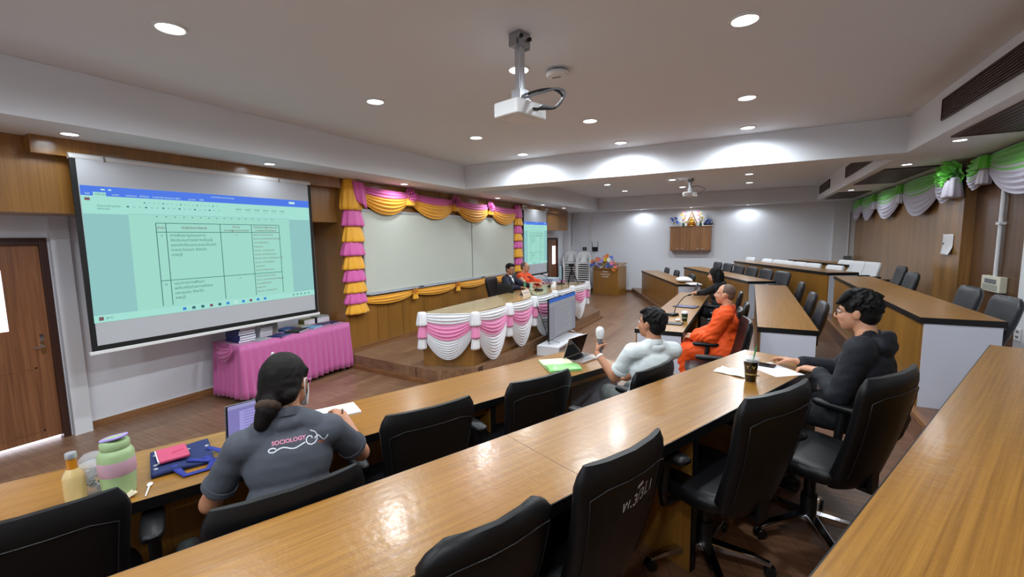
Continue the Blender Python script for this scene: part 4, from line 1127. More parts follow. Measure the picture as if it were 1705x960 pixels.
def vase(label, x, z, kind, seed, h, group='flowers on the wall cabinet'):
    t = thing('flower_vase', label, 'flowers', (x, 16.3, z), 0, group)
    MB().lathe([(0.035, 0), (0.045, 0.03), (0.03, 0.09), (0.04, 0.12)], 16).build('vase', FL['leaf'] if kind == 'yw' else M['white'], t, smooth=60)
    r = random.Random(seed)
    n = 14 if kind == 'yw' else 9
    for i in range(n):
        if kind == 'yw': x_, z_ = r.uniform(-0.07, 0.07), 0.14 + (h - 0.14) * i / n; c = ('yellow', 'white', 'white', 'pink', 'yellow')[i % 5]
        else: x_, z_ = r.uniform(-0.13, 0.13), 0.12 + r.uniform(0, h - 0.12); c = 'glass_blue' if i % 3 else 'blue'
        m = bloom(0.045, i, 6); q = V((x_ * 2, -1, 0.5)).normalized().to_track_quat('Z', 'Y').to_matrix().to_4x4()
        yy = r.uniform(-0.08, 0.02)
        m.v = [tuple(T(x_, yy, z_) @ q @ V(p)) for p in m.v]; m.build('bloom', FL[c], t, smooth=60)
    m = MB()
    for i in range(30):
        m.add([(0, 0, 0), (0.014, 0.04, 0), (0, 0.09, 0), (-0.014, 0.04, 0)], [(0, 1, 2, 3)], T(r.uniform(-0.06, 0.06), 0, r.uniform(0.08, h * 0.9)) @ Rz(r.uniform(0, 6)) @ Rx(r.uniform(-1, 1)))
    m.build('foliage', FL['leaf'], t)
vase('vase of blue flowers at the left end of the wall cabinet', -2.33, 2.37, 'blue', 1, 0.30)
vase('tall yellow and white flower vase left of the Buddha statue', -2.06, 2.37, 'yw', 2, 0.50)
vase('tall yellow and white flower vase right of the Buddha statue', -1.52, 2.37, 'yw', 5, 0.50)
t = thing('glass_dome', 'glass dome with blue ornaments at the right end of the wall cabinet', 'ornament', (-1.28, 16.3, 2.37))
MB().lathe([(0.15, 0), (0.15, 0.02), (0.12, 0.03)], 24).build('base', M['white'], t, smooth=40)
m = MB()
for i in range(7):
    b = bloom(0.05, i, 5); q = V((0, -1, 0.6)).to_track_quat('Z', 'Y').to_matrix().to_4x4(); b.v = [tuple(T(-0.08 + 0.026 * i, -0.02, 0.10 + 0.03 * (i % 4)) @ q @ V(p)) for p in b.v]; m.add(b.v, b.f)
m.build('ornament', FL['glass_blue'], t, smooth=60)
MB().lathe([(0.145, 0.02), (0.15, 0.12), (0.13, 0.21), (0.08, 0.27), (0.01, 0.29)], 24, cap=False).build('dome', M['glass'], t, smooth=180, solid=0.004)

# ================================================================== SMALL WALL FITTINGS
t = thing('cable_trunking', 'white vertical cable trunking in the far left corner', 'trunking', (-5.41, 16.5, 1.93))
MB().box(-0.05, 0.05, -0.05, 0.0, 0, 0.90).build('channel', M['white'], t, bevel=0.004)
MB().box(-0.055, 0.055, -0.055, 0.0, -0.02, 0.0).build('end_cap', M['white'], t)
t = thing('mounted_router', 'black router with raised antennas on the far left wall', 'router', (-5.25, 16.47, 1.52))
MB().rprism(0.22, 0.05, 0, 0.16, 0.015).build('case', M['black'], t, smooth=40)
for x in (-0.1, 0.1): MB().cap((x, 0, 0.14), (x * 1.15, 0, 0.36), 0.009, 0.007).build('antenna', M['black'], t, smooth=60)
t = thing('wall_speaker', 'small black device on the far left wall next to the router', 'device', (-5.66, 16.47, 1.56))
MB().rprism(0.14, 0.06, 0, 0.12, 0.02).build('case', M['black'], t, smooth=40); MB().lathe([(0.035, 0), (0.03, 0.006)], 16, T(0, -0.03, 0.06) @ Rx(PI / 2)).build('cone', M['grey'], t)
t = thing('wall_cable', 'thin grey cable running down the front wall beside the far door', 'cable', (-6.09, 16.2, 1.74))
MB().tube([(0, 0, 0), (0.01, 0.02, 0.4), (0, 0, 0.8), (0.01, 0.01, 1.2)], 0.01, 6).build('wire', M['grey'], t, smooth=60); MB().box(-0.02, 0.03, -0.06, 0.06, -0.12, 0.0).build('socket_box', M['white'], t)
t = thing('control_box', 'cream socket box with louvres at the foot of a white pipe on the wood wall', 'control box', (XR, 7.60, 1.27))
MB().box(-0.07, 0.0, -0.24, 0.24, 0, 0.19).build('housing', M['offwhite'], t, bevel=0.008)
MB().box(-0.074, -0.07, -0.15, 0.14, 0.10, 0.155).build('display_window', M['grey'], t)
m = MB()
for i in range(4): m.box(-0.074, -0.07, -0.19, 0.19, 0.02 + i * 0.018, 0.028 + i * 0.018)
m.build('louvre', M['grey'], t)
t = thing('conduit_pipe', 'white conduit pipe running up the wood wall from the control box', 'pipe', (XR - 0.035, 7.58, 1.46))
MB().tube([(0, 0, 0), (0, 0, 1.28)], 0.022, 12).build('pipe', M['whitepaint'], t, smooth=60); MB().box(-0.03, 0.035, -0.045, 0.045, 0.63, 0.66).build('clip', M['whitepaint'], t)
t = thing('conduit_pipe', 'thin white conduit on the white corner at the far right', 'pipe', (2.55, 16.36, 1.35))
MB().tube([(0, 0, 0), (0, 0, 1.3)], 0.018, 8).build('pipe', M['whitepaint'], t, smooth=60); MB().box(-0.09, 0.09, -0.03, 0.02, -0.12, 0.02).build('switch_box', M['grey'], t)
t = thing('wall_socket', 'white wall socket low on the white strip at the right edge', 'socket', (2.65, 6.88, 0.80))
MB().box(-0.012, 0.0, -0.07, 0.07, 0, 0.14).build('plate', M['white'], t, bevel=0.003)
for z in (0.04, 0.10): MB().box(-0.014, -0.012, -0.03, 0.03, z - 0.012, z + 0.012).build('outlet', M['grey'], t)
mb = MB()
mb.grid(lambda u, v: V((2.572 - 0.10 * max(0, v - 0.55) ** 1.4 * (0.5 + u), 8.66 + 0.40 * (1 - u), 1.98 - 0.30 * v)), 10, 14)
o = mb.build('notice_sign', M['paper'], None, smooth=60, solid=0.002)
tag(o, 'white sheet of paper pinned on the wooden column, its lower edge curling', 'paper')
MB().ell((0, 0, 0), (0.008, 0.012, 0.012)).build('pin', M['black'], o)
o.children[0].location = (2.565, 9.0, 1.84)

# ================================================================== BOOKS ON THE PINK TABLE
BK = {k: mat('cover_' + k, c, 0.45) for k, c in dict(navy='#2b3570', white='#c9cbd0', grey='#aab0b4', black='#1d2024', blue='#2f6bc0', sky='#7fb2d8', sand='#c8c2a4', olive='#8a8a45', deep='#3a2f66', green='#b8c4b4').items()}
def book(label, x, y, z, w, l, h, rz, c, group, upright=False):
    t = thing('book', label, 'book', (x, y, z), rz, group)
    if upright:
        MB().box(-l / 2, l / 2, -h / 2, -h / 2 + 0.003, 0, w).box(-l / 2, l / 2, h / 2 - 0.003, h / 2, 0, w).box(-l / 2, -l / 2 + 0.003, -h / 2, h / 2, 0, w).build('cover', BK[c], t)
        MB().box(-l / 2 + 0.003, l / 2 - 0.004, -h / 2 + 0.003, h / 2 - 0.003, 0.003, w - 0.003).build('pages', M['paper'], t)
    else:
        MB().box(-w / 2, w / 2, -l / 2, l / 2, 0, 0.003).box(-w / 2, w / 2, -l / 2, l / 2, h - 0.003, h).box(-w / 2, w / 2, -l / 2, -l / 2 + 0.004, 0.003, h - 0.003).build('cover', BK[c], t)
        MB().box(-w / 2 + 0.004, w / 2 - 0.005, -l / 2 + 0.004, l / 2 - 0.005, 0.003, h - 0.003).build('pages', M['paper'], t)
    return t
zt0 = 0.744
G1 = 'navy-spined books stacked on the pink table'
for k in range(7):
    book('navy-spined book, %s of the tall stack on the pink table' % (['bottom one', 'second from the bottom', 'third from the bottom', 'fourth from the bottom', 'fifth from the bottom', 'sixth from the bottom', 'top one'][k]), -5.86 + 0.006 * (k % 3), 3.32 + 0.005 * (k % 2), zt0 + 0.031 * k, 0.30, 0.22, 0.0305, 0.03 * (k % 3 - 1), 'navy', G1)
G2 = 'white books stacked on the pink table'
for k in range(5):
    book('white book, %s of the low stack behind the grey booklet' % ['bottom one', 'second', 'middle one', 'fourth', 'top one'][k], -5.93 + 0.004 * k, 3.62, zt0 + 0.026 * k, 0.26, 0.20, 0.0255, 0.08 + 0.02 * k, 'white', G2)
G3 = 'books laid flat on the pink table'
book('pale green booklet standing upright on the pink table', -5.94, 3.80, zt0, 0.24, 0.17, 0.02, math.radians(35), 'green', G3, True)
for lab, x, y, w, l, h, rz, c in (('grey booklet lying at the front left of the pink table', -5.70, 3.46, 0.22, 0.20, 0.012, 0.3, 'grey'), ('dark blue booklet lying at the front edge of the pink table', -5.67, 3.74, 0.20, 0.22, 0.012, 0.35, 'navy'),
        ('black-edged book with a pale cover at the front middle of the pink table', -5.72, 4.04, 0.22, 0.28, 0.022, 0.45, 'black'), ('bright blue book lying behind the black-edged book', -5.97, 4.04, 0.20, 0.24, 0.02, 0.2, 'blue'),
        ('sky blue booklet in the right middle of the pink table', -5.76, 4.33, 0.20, 0.22, 0.015, 0.3, 'sky'), ('sand-coloured booklet behind the sky blue booklet', -5.98, 4.30, 0.18, 0.20, 0.02, 0.25, 'sand'),
        ('dark violet booklet toward the right end of the pink table', -5.82, 4.55, 0.16, 0.18, 0.012, 0.25, 'deep'), ('navy booklet lying at the right end of the pink table', -5.80, 4.72, 0.16, 0.14, 0.012, 0.1, 'navy')):
    book(lab, x, y, zt0, w, l, h, rz, c, G3)
book('thick olive green book at the back of the pink table', -6.06, 4.46, zt0 + 0.0, 0.14, 0.20, 0.085, 0.0, 'olive', G3)
book('thick black book at the back right of the pink table', -6.05, 4.70, zt0, 0.15, 0.24, 0.09, 0.0, 'black', G3)
book('pale booklet on top of the thick black book', -6.05, 4.70, zt0 + 0.0905, 0.14, 0.22, 0.012, 0.1, 'green', G3)

# second pink table at the far screen
t = thing('book_table', 'small pink cloth table in front of the far screen', 'table', (-5.35, 12.3, 0))
mb = MB()
pr = rrect(0.66, 1.0, 0.04, 12); n = len(pr)
vs = [(p[0] * 1.0, p[1] * 1.0, 0.74) for p in pr] + [(p[0] * (1.06 + 0.03 * math.sin(i * 1.3)), p[1] * (1.04 + 0.02 * math.sin(i * 1.3)), 0.05) for i, p in enumerate(pr)]
mb.add(vs, [tuple(range(n))] + [(i, (i + 1) % n, n + (i + 1) % n, n + i) for i in range(n)]); mb.build('table_cloth', M['pink'], t, smooth=35)
for sx in (-0.25, 0.25):
    for sy in (-0.4, 0.4): MB().cyl((sx, sy), 0.015, 0, 0.73, 8).build('leg', M['steel'], t, smooth=50)
t = thing('storage_box', 'pale blue box on the small pink table by the far screen', 'box', (-5.25, 12.2, 0.742))
MB().box(-0.17, 0.17, -0.25, 0.25, 0, 0.10).build('body', mat('pale_blue_card', '#a9bfd0', 0.6), t, bevel=0.004); MB().box(-0.175, 0.175, -0.255, 0.255, 0.08, 0.11).build('lid', mat('pale_blue_lid', '#b9ccd9', 0.6), t, bevel=0.004)

# ================================================================== THINGS ON THE LOWEST NEAR DESK
def laptop(label, x, y, z, rz, w, d, tilt, body, scr, lit=False):
    t = thing('laptop', label, 'laptop', (x, y, z), rz, 'laptops on the desks')      # hinge on y=0, keys toward -y
    MB().rprism(w, d, 0.0, 0.014, 0.012, 4, T(0, -d / 2, 0)).build('base', body, t, bevel=0.002)
    MB().box(-w / 2 + 0.02, w / 2 - 0.02, -d * 0.55, -0.02, 0.0142, 0.0152).build('keyboard', M['blackplastic'], t)
    MB().box(-w * 0.17, w * 0.17, -d + 0.012, -d * 0.6, 0.0142, 0.0146).build('touchpad', M['grey'], t)
    A = T(0, 0.0, 0.012) @ Rx(tilt)
    o = MB().rprism(w, d * 0.97, 0.0, 0.007, 0.01, 4, A @ T(0, d * 0.485, -0.0035) ).build('lid', body, t, bevel=0.0015)
    MB().box(-w / 2 + 0.004, w / 2 - 0.004, 0.006, d * 0.965, 0.0036, 0.0042, A).build('bezel', M['black'], o)
    MB().box(-w / 2 + 0.012, w / 2 - 0.012, 0.02, d * 0.95, 0.0043, 0.0046, A).build('display', scr, o)
    if lit:
        m = MB(); m.mi = 0
        m.box(-w / 2 + 0.012, w / 2 - 0.012, d * 0.86, d * 0.95, 0.0046, 0.0048, A); m.mi = 1
        m.box(-w * 0.30, w * 0.40, 0.03, d * 0.78, 0.0046, 0.0048, A); m.mi = 2
        for i in range(9): m.box(-w * 0.24, w * (0.3 - 0.06 * (i % 3)), d * (0.72 - i * 0.07), d * (0.735 - i * 0.07), 0.0048, 0.005, A)
        m.build('document', [emis('lap_ribbon', '#a9a6d8', 0.8), emis('lap_page', '#a59fe0', 0.9), emis('lap_ink', '#7f78b8', 0.8)], o)
    return t
LAPS = emis('laptop_glow', '#8f88c8', 0.8)
BLKSCR = mat('dark_display', '#07070a', 0.08)
# lid leans away from the user; rz turns local -y (keys) toward the user
laptop('open laptop with a lilac document left of the woman in grey', -2.417, 1.43, 0.91, math.radians(79), 0.34, 0.235, math.radians(98), M['grey'], LAPS, True)
laptop('open laptop with a dark screen in front of the man in white', -1.425, 3.80, 0.91, math.radians(76), 0.305, 0.215, math.radians(110), mat('rose_silver', '#b8a9a2', 0.35, 0.7), BLKSCR)
laptop('black laptop at the far end of the desk of the woman with black hair', -0.93, 9.02, 0.91, math.radians(100), 0.31, 0.22, math.radians(112), M['blackplastic'], BLKSCR)

t = thing('tea_bottle', 'glass bottle of milky tea with an orange neck and metal cap', 'bottle', (-2.50, 0.676, 0.91))
MB().lathe([(0.030, 0.0), (0.036, 0.004), (0.037, 0.12), (0.033, 0.135), (0.024, 0.15), (0.0175, 0.165)], 28).build('body', mat('milk_tea', '#d3b77c', 0.15, coat=0.5), t, smooth=50)
MB().lathe([(0.0215, 0.152), (0.0185, 0.166), (0.0165, 0.20), (0.0165, 0.206)], 24).build('neck', mat('orange_tea', '#c07818', 0.12, coat=0.5), t, smooth=50)
MB().lathe([(0.019, 0.204), (0.0195, 0.208), (0.0195, 0.224), (0.018, 0.228)], 24, pleat=(0.02, 24, 0)).build('cap', M['alu'], t, smooth=30)
t = thing('plastic_cup', 'clear lidded plastic cup with ice behind the tea bottle', 'cup', (-2.535, 0.752, 0.91))
CUP = mat('clear_plastic', '#dfe6ec', 0.08, alpha=0.26, spec=0.8)
MB().lathe([(0.030, 0.0), (0.032, 0.003), (0.046, 0.135), (0.048, 0.138)], 28).build('body', CUP, t, smooth=50)
MB().lathe([(0.050, 0.136), (0.050, 0.146), (0.044, 0.165), (0.028, 0.182), (0.010, 0.184)], 28).build('lid', CUP, t, smooth=50)
m = MB(); r = random.Random(5)
for i in range(14): m.cbox((0, 0, 0), (0.02, 0.02, 0.02), T(r.uniform(-0.02, 0.02), r.uniform(-0.02, 0.02), 0.02 + i * 0.007) @ Euler((r.random() * 3, r.random() * 3, 0)).to_matrix().to_4x4())
m.build('ice', mat('ice', '#dfe6ec', 0.1, alpha=0.6), t)
def wrap_text(s, size, r, z, a0, taper=0.0, bold=0.0):
    vs, fs = text_poly(s, size, 'CENTER', 0, bold)
    return [((r + taper * (z + y)) * math.cos(a0 + x / r), (r + taper * (z + y)) * math.sin(a0 + x / r), z + y) for x, y in vs], fs
vs, fs = wrap_text('AMAZON', 0.036, 0.0308, 0.05, math.radians(-45), 0.113, 0.0)
MB().add(vs, fs).build('lettering', mat('dark_green_print', '#3c4f48', 0.6), t)
t = thing('tumbler', 'large pale green vacuum tumbler with a pink band and lilac handle', 'bottle', (-2.432, 0.80, 0.91))
GRN = mat('pale_green_enamel', '#9db583', 0.4); PNK = mat('dusty_pink_band', '#c79fae', 0.5); LIL = mat('lilac_plastic', '#a58fd0', 0.4)
MB().lathe([(0.052, 0.0), (0.056, 0.004), (0.064, 0.10), (0.064, 0.185), (0.055, 0.205), (0.047, 0.212)], 36).build('body', GRN, t, smooth=40)
MB().lathe([(0.0622, 0.095), (0.0655, 0.10), (0.0655, 0.158), (0.0648, 0.162)], 36, cap=False).build('band', PNK, t, smooth=40)
MB().lathe([(0.050, 0.210), (0.052, 0.214), (0.052, 0.238), (0.047, 0.246)], 32).build('lid', GRN, t, smooth=40)
q = T(0, 0, 0.250) @ Rz(0.5) @ Ry(-0.22)
MB().rprism(0.085, 0.05, 0.0, 0.010, 0.018, 6, q).build('flip_cap', GRN, t, smooth=40)
MB().tube([(q @ V((x, y, 0.006))) for x, y in rrect(0.092, 0.056, 0.02, 5)], 0.006, 8, closed=True).build('carry_loop', LIL, t, smooth=60)
mb = MB(); r = random.Random(2)
mb.grid(lambda u, v: V((-2.40 + (u - 0.5) * 0.14, 0.735 + (v - 0.5) * 0.18, 0.913 + 0.012 * abs(math.sin(9 * u + 3 * v)) + 0.006 * math.sin(14 * v))), 18, 18)
tag(mb.build('paper_bag', mat('cream_paper', '#cdbfa2', 0.8), None, smooth=40, solid=0.002), 'crumpled cream paper bag between the tea bottle and the tumbler', 'paper bag')
t = thing('plastic_spoon', 'white plastic spoon lying right of the tumbler', 'spoon', (-2.33, 0.86, 0.913), math.radians(60))
MB().cap((0, -0.05, 0.003), (0, 0.04, 0.003), 0.003, 0.004).build('handle', M['white'], t, smooth=60); MB().ell((0, 0.06, 0.004), (0.012, 0.02, 0.004)).build('bowl', M['white'], t, smooth=60)
# tote bag
NAVY = mat('navy_canvas', '#1c2a5a', 0.8, bump=0.3, bscale=400)
t = thing('tote_bag', 'folded navy tote bag with small white prints and blue straps', 'bag', (-2.53, 1.09, 0.911), math.radians(68))
mb = MB()
mb.grid(lambda u, v: V(((u - 0.5) * 0.25, (v - 0.5) * 0.30, 0.010 + 0.006 * math.sin(5 * u + 2 * v) * math.sin(PI * u) )), 20, 16)
mb.build('body', NAVY, t, smooth=60, solid=0.018)
mb = MB(); r = random.Random(8)
for i in range(10):
    x, y = r.uniform(-0.11, 0.11), r.uniform(0.02, 0.14)
    if i > 6: x = -0.105; y = r.uniform(-0.10, 0.1)
    z = 0.0215 + 0.006 * math.sin(5 * (x / 0.25 + 0.5) + 2 * (y / 0.30 + 0.5)) * math.sin(PI * (x / 0.25 + 0.5))
    mb.box(x - 0.009, x + 0.009, y - 0.003, y + 0.003, z - 0.003, z + 0.0006).box(x - 0.003, x + 0.003, y - 0.009, y + 0.009, z - 0.003, z + 0.0006)
mb.build('print', M['white'], t)
BLU = mat('royal_blue_webbing', '#27348c', 0.7, bump=0.3, bscale=500)
def strap(mb, pts, w):
    pts = [V(p) for p in pts]
    L = []; 
    for i, p in enumerate(pts):
        d = (pts[min(i + 1, len(pts) - 1)] - pts[max(i - 1, 0)]).normalized(); s = V((-d.y, d.x, 0)).normalized() * w / 2
        L.append((p + s, p - s))
    vs = [q for pr in L for q in pr]
    mb.add(vs, [(2 * i, 2 * i + 2, 2 * i + 3, 2 * i + 1) for i in range(len(pts) - 1)])
for pts in ([(-0.04, -0.12, 0.026), (-0.02, -0.17, 0.012), (0.0, -0.225, 0.006), (0.09, -0.225, 0.006), (0.115, -0.17, 0.012), (0.09, -0.11, 0.026)], [(0.02, -0.10, 0.028), (0.10, -0.15, 0.018), (0.16, -0.14, 0.010), (0.165, -0.05, 0.010), (0.11, 0.0, 0.026)]):
    m = MB(); strap(m, pts, 0.03); m.build('strap', BLU, t, smooth=60, solid=0.004)
t = thing('pouch', 'dark pink zip pouch lying on the navy tote bag', 'pouch', (-2.55, 1.06, 0.942), math.radians(72))
PCH = mat('raspberry_leather', '#c0466a', 0.45, bump=0.2, bscale=200)
MB().rprism(0.125, 0.17, 0.0, 0.016, 0.012, 5).build('body', PCH, t, bevel=0.005, smooth=40)
MB().box(-0.066, -0.059, -0.08, 0.08, 0.003, 0.014).build('zip', M['white'], t); MB().cap((0.0, -0.01, 0.017), (0.045, 0.005, 0.017), 0.004, 0.003).build('zip_pull', PCH, t)

t = thing('writing_pad', 'white writing pad in front of the right hand of the woman in grey', 'notepad', (-2.33, 1.87, 0.911), math.radians(-28))
MB().box(-0.10, 0.10, -0.145, 0.145, 0, 0.008).build('pages', M['paper'], t); MB().box(-0.102, 0.102, -0.147, 0.147, -0.0005, 0.0).build('backing', M['grey'], t)

t = thing('file_folder', 'pale green plastic file folder with cream papers before the second near chair', 'folder', (-1.42, 3.47, 0.911), math.radians(-50))
MB().box(-0.19, 0.19, -0.14, 0.14, 0, 0.008).build('back_cover', mat('green_plastic', '#9fd08c', 0.3), t, bevel=0.003)
MB().box(-0.185, 0.05, -0.135, 0.13, 0.008, 0.014).build('papers', mat('cream_sheet', '#d8d3b4', 0.7), t)
MB().grid(lambda u, v: V((0.0 + 0.19 * u, -0.14 + 0.28 * v, 0.016 + 0.012 * math.sin(PI * u))), 8, 4).build('front_flap', mat('green_flap', '#8fd07e', 0.3), t, smooth=60, solid=0.003)
t = thing('name_card', 'white lanyard card lying on the green file folder', 'card', (-1.40, 3.44, 0.927), math.radians(-40))
MB().rprism(0.12, 0.05, 0, 0.004, 0.008).build('card', M['paper'], t); MB().tube([(0.05, 0.02, 0.006), (0.09, 0.0, 0.006), (0.05, -0.02, 0.006)], 0.003, 6).build('cord', M['darkwood'], t)

# ================================================================== THINGS ON THE MIDDLE NEAR DESK
t = thing('iced_coffee', 'clear cup of iced coffee with a green straw on the glossy desk', 'cup', (0.03, 3.03, 1.11))
COF = mat('black_coffee', '#170c07', 0.1, coat=0.6)
MB().lathe([(0.028, 0.0), (0.030, 0.003), (0.0418, 0.126)], 28).build('coffee', COF, t, smooth=50)
MB().lathe([(0.0416, 0.124), (0.0432, 0.14), (0.044, 0.142)], 28, cap=False).build('cup_wall', CUP, t, smooth=50)
MB().lathe([(0.046, 0.138), (0.046, 0.147), (0.041, 0.150), (0.037, 0.156), (0.010, 0.157)], 28).build('lid', CUP, t, smooth=50)
MB().tube([(0.008, 0.0, 0.12), (0.025, 0.005, 0.215)], 0.004, 8).build('straw', mat('green_straw', '#2f8a4a', 0.4), t, smooth=60)
GLD = mat('gold_print', '#b9a15c', 0.5)
m = MB()
for s, h, z in (('Y  V', 0.026, 0.085), ('AMAZON', 0.013, 0.045)):
    vs, fs = wrap_text(s, h, 0.0335, z, math.radians(-92), 0.0, 0.0006); m.add([(x * (1 + (z_ - 0.03) * 3.3 / 1.0 * 0.9), y * (1 + (z_ - 0.03) * 3.3 * 0.9), z_) for x, y, z_ in vs], fs)
m.build('print', GLD, t)
tag(MB().box(-0.105, 0.105, -0.148, 0.148, 0, 0.0015).build('paper_sheet', M['paper']), 'white sheet of paper under the phone by the iced coffee', 'paper'); o = bpy.data.objects['paper_sheet']; o.location = (0.165, 3.36, 1.1102); o.rotation_euler = (0, 0, math.radians(38))
t = thing('phone', 'dark phone lying on the white sheet by the iced coffee', 'phone', (0.10, 3.44, 1.1125), math.radians(75))
MB().rprism(0.075, 0.16, 0, 0.009, 0.01).build('case', M['blackplastic'], t); MB().rprism(0.069, 0.152, 0.009, 0.0095, 0.008).build('glass_front', BLKSCR, t)
mb = MB(); mb.grid(lambda u, v: V((-0.08 + (u - 0.5) * 0.22 + 0.05 * v, 3.21 + (v - 0.5) * 0.14 - 0.09 * u, 1.1125 + 0.010 * abs(math.sin(7 * u + 2 * v)) * abs(math.sin(4 * v + u)))), 24, 14)
tag(mb.build('napkin', mat('napkin_paper', '#d6d2c4', 0.8), None, smooth=50, solid=0.002), 'crumpled napkin left of the iced coffee', 'napkin')

# ================================================================== THINGS ON THE MONK'S DESK
def gooseneck(label, x, y, z, rz, L, group='gooseneck microphones'):
    t = thing('desk_microphone', label, 'microphone', (x, y, z), rz, group)
    MB().rprism(0.12, 0.16, 0, 0.035, 0.02, taper=0.88).build('base', M['blackplastic'], t, smooth=40)
    MB().box(-0.03, 0.03, -0.06, -0.03, 0.035, 0.038).build('button', M['grey'], t)
    pts = [(0, 0.04, 0.03), (0, 0.06, 0.10)] + [(0, 0.06 + (L - 0.06) * k / 6, 0.10 + 0.16 * math.sin(PI / 2 * k / 6)) for k in range(1, 7)]
    MB().tube(pts, 0.006, 8).build('gooseneck', M['black'], t, smooth=60)
    e = V(pts[-1]); d = (e - V(pts[-2])).normalized()
    MB().cap(e, e + d * 0.05, 0.012, 0.014).build('head', M['black'], t, smooth=60)
    return t
gooseneck('gooseneck microphone leaning over the tablet on the desk of the monk', -0.93, 6.45, 0.91, math.radians(-30), 0.34)
for lab, x, y, rz, w, d, c in (('dark blue tablet on the desk beyond the microphone', -0.86, 7.35, 1.35, 0.24, 0.34, mat('tablet_blue', '#3d4a78', 0.25)), ('black folio lying nearest the white end panel on the desk of the monk', -0.84, 5.82, 1.5, 0.16, 0.26, M['blackplastic'])):
    t = thing('tablet', lab, 'tablet', (x, y, 0.91), rz, 'tablets on the desk of the monk')
    MB().rprism(w, d, 0, 0.012, 0.012).build('body', M['blackplastic'], t); MB().rprism(w - 0.02, d - 0.02, 0.012, 0.0128, 0.006).build('face', c, t)
t = thing('paper_cup', 'green paper coffee cup with a white lid in front of the monk', 'cup', (-0.725, 6.08, 0.91))
MB().lathe([(0.029, 0), (0.031, 0.002), (0.041, 0.105)], 24).build('cup_body', mat('dark_green_card', '#1e3a2c', 0.5), t, smooth=50)
MB().lathe([(0.044, 0.103), (0.044, 0.112), (0.038, 0.118), (0.036, 0.128), (0.03, 0.130)], 24).build('lid', M['white'], t, smooth=50)
vs, fs = wrap_text('AMAZON', 0.017, 0.0365, 0.042, math.radians(-75), 0.0, 0.0008); MB().add([(x * 1.02, y * 1.02, z) for x, y, z in vs], fs).build('print', mat('cream_green_print', '#a9b48a', 0.6), t)
tag(MB().ell((-0.80, 6.02, 0.93), (0.035, 0.03, 0.02)).build('tissue', M['white'], None, smooth=60), 'small white tissue beside the green paper cup', 'tissue')

# ================================================================== FAR BLOCK
t = thing('cushion', 'white pillow lying on the low far desk', 'cushion', (-1.40, 11.40, 0.905), math.radians(15))
mb = MB(); mb.grid(lambda u, v: V(((u - 0.5) * 0.34, (v - 0.5) * 0.52, 0.075 + 0.07 * (math.sin(PI * u) * math.sin(PI * v)) ** 0.5)), 16, 20); mb.grid(lambda u, v: V(((u - 0.5) * 0.34, (v - 0.5) * 0.52, 0.075 - 0.065 * (math.sin(PI * u) * math.sin(PI * v)) ** 0.4)), 16, 20)
mb.build('cover', M['white_fab'], t, smooth=180)
tag(MB().box(-0.13, 0.13, -0.2, 0.2, 0, 0.02).build('document_tray', M['paper']), 'white papers on the near end of the low far desk', 'papers'); o = bpy.data.objects['document_tray']; o.location = (-1.13, 10.98, 0.91); o.rotation_euler = (0, 0, PHF)

# ================================================================== THINGS ON THE STAGE TABLE
t = thing('name_plate', 'tent name plate with lilac writing on the stage table', 'name plate', (-3.66, 7.28, 0.98), 0)
MB().prism([(-0.04, -0.15), (0.04, -0.15), (0.04, 0.15), (-0.04, 0.15)], 0, 0.002).add([(0.045, -0.15, 0), (0.045, 0.15, 0), (0, 0.15, 0.10), (0, -0.15, 0.10)], [(0, 1, 2, 3)]).add([(-0.045, -0.15, 0), (-0.045, 0.15, 0), (0, 0.15, 0.10), (0, -0.15, 0.10)], [(0, 1, 2, 3)]).build('card', mat('name_card', '#cbb7a6', 0.6), t)
m = MB()
vs, fs = text_poly('ประธานกรรมการ', 0.036, 'CENTER'); m.add([(0.0455 - 0.045 * (0.035 + y) / 0.11, x, 0.035 + y) for x, y in vs], fs); m.build('lettering', mat('violet_ink', '#6d4f92', 0.6), t)
gooseneck('gooseneck microphone before the man in the suit on the stage table', -3.72, 8.02, 0.98, math.radians(80), 0.22)
gooseneck('gooseneck microphone before the seated monk on the stage table', -3.75, 8.75, 0.98, math.radians(80), 0.24)
t = thing('drinking_glass', 'pale green glass with a coaster beside the man in the suit', 'glass', (-4.0, 8.25, 0.98))
MB().lathe([(0.05, 0), (0.05, 0.006)], 20).build('coaster', M['white'], t); MB().lathe([(0.032, 0.006), (0.036, 0.12)], 20).build('glass', mat('pale_green_glass', '#a9c4b0', 0.15), t, smooth=50)
t = thing('water_bottle', 'small green-labelled bottle beside the man in the suit', 'bottle', (-4.05, 8.05, 0.98))
MB().lathe([(0.03, 0), (0.032, 0.01), (0.032, 0.12), (0.014, 0.16), (0.014, 0.18)], 20).build('body', mat('green_bottle', '#4f7d55', 0.2), t, smooth=50); MB().lathe([(0.016, 0.175), (0.016, 0.195)], 16).build('cap', M['white'], t)
t = thing('tissue_dispenser', 'white spout-topped jar near the middle of the stage table', 'jar', (-3.66, 8.62, 0.98))
MB().lathe([(0.055, 0), (0.06, 0.01), (0.045, 0.05), (0.025, 0.08)], 20).build('body', M['white'], t, smooth=50); MB().lathe([(0.022, 0.08), (0.02, 0.13), (0.012, 0.14)], 16).build('spout', M['white'], t, smooth=50); MB().ell((0, 0, 0.09), (0.024, 0.024, 0.012)).build('collar', mat('orange_cap', '#c9742a', 0.5), t)
t = thing('computer_monitor', 'slim monitor seen edge-on at the far end of the stage table', 'monitor', (-3.82, 9.45, 0.98), math.radians(-62))
MB().box(-0.28, 0.28, -0.01, 0.02, 0.09, 0.44).build('panel', M['blackplastic'], t, bevel=0.004); MB().box(-0.265, 0.265, -0.0115, -0.01, 0.105, 0.425).build('display', emis('monitor_glow', '#8fa6b4', 0.8), t)
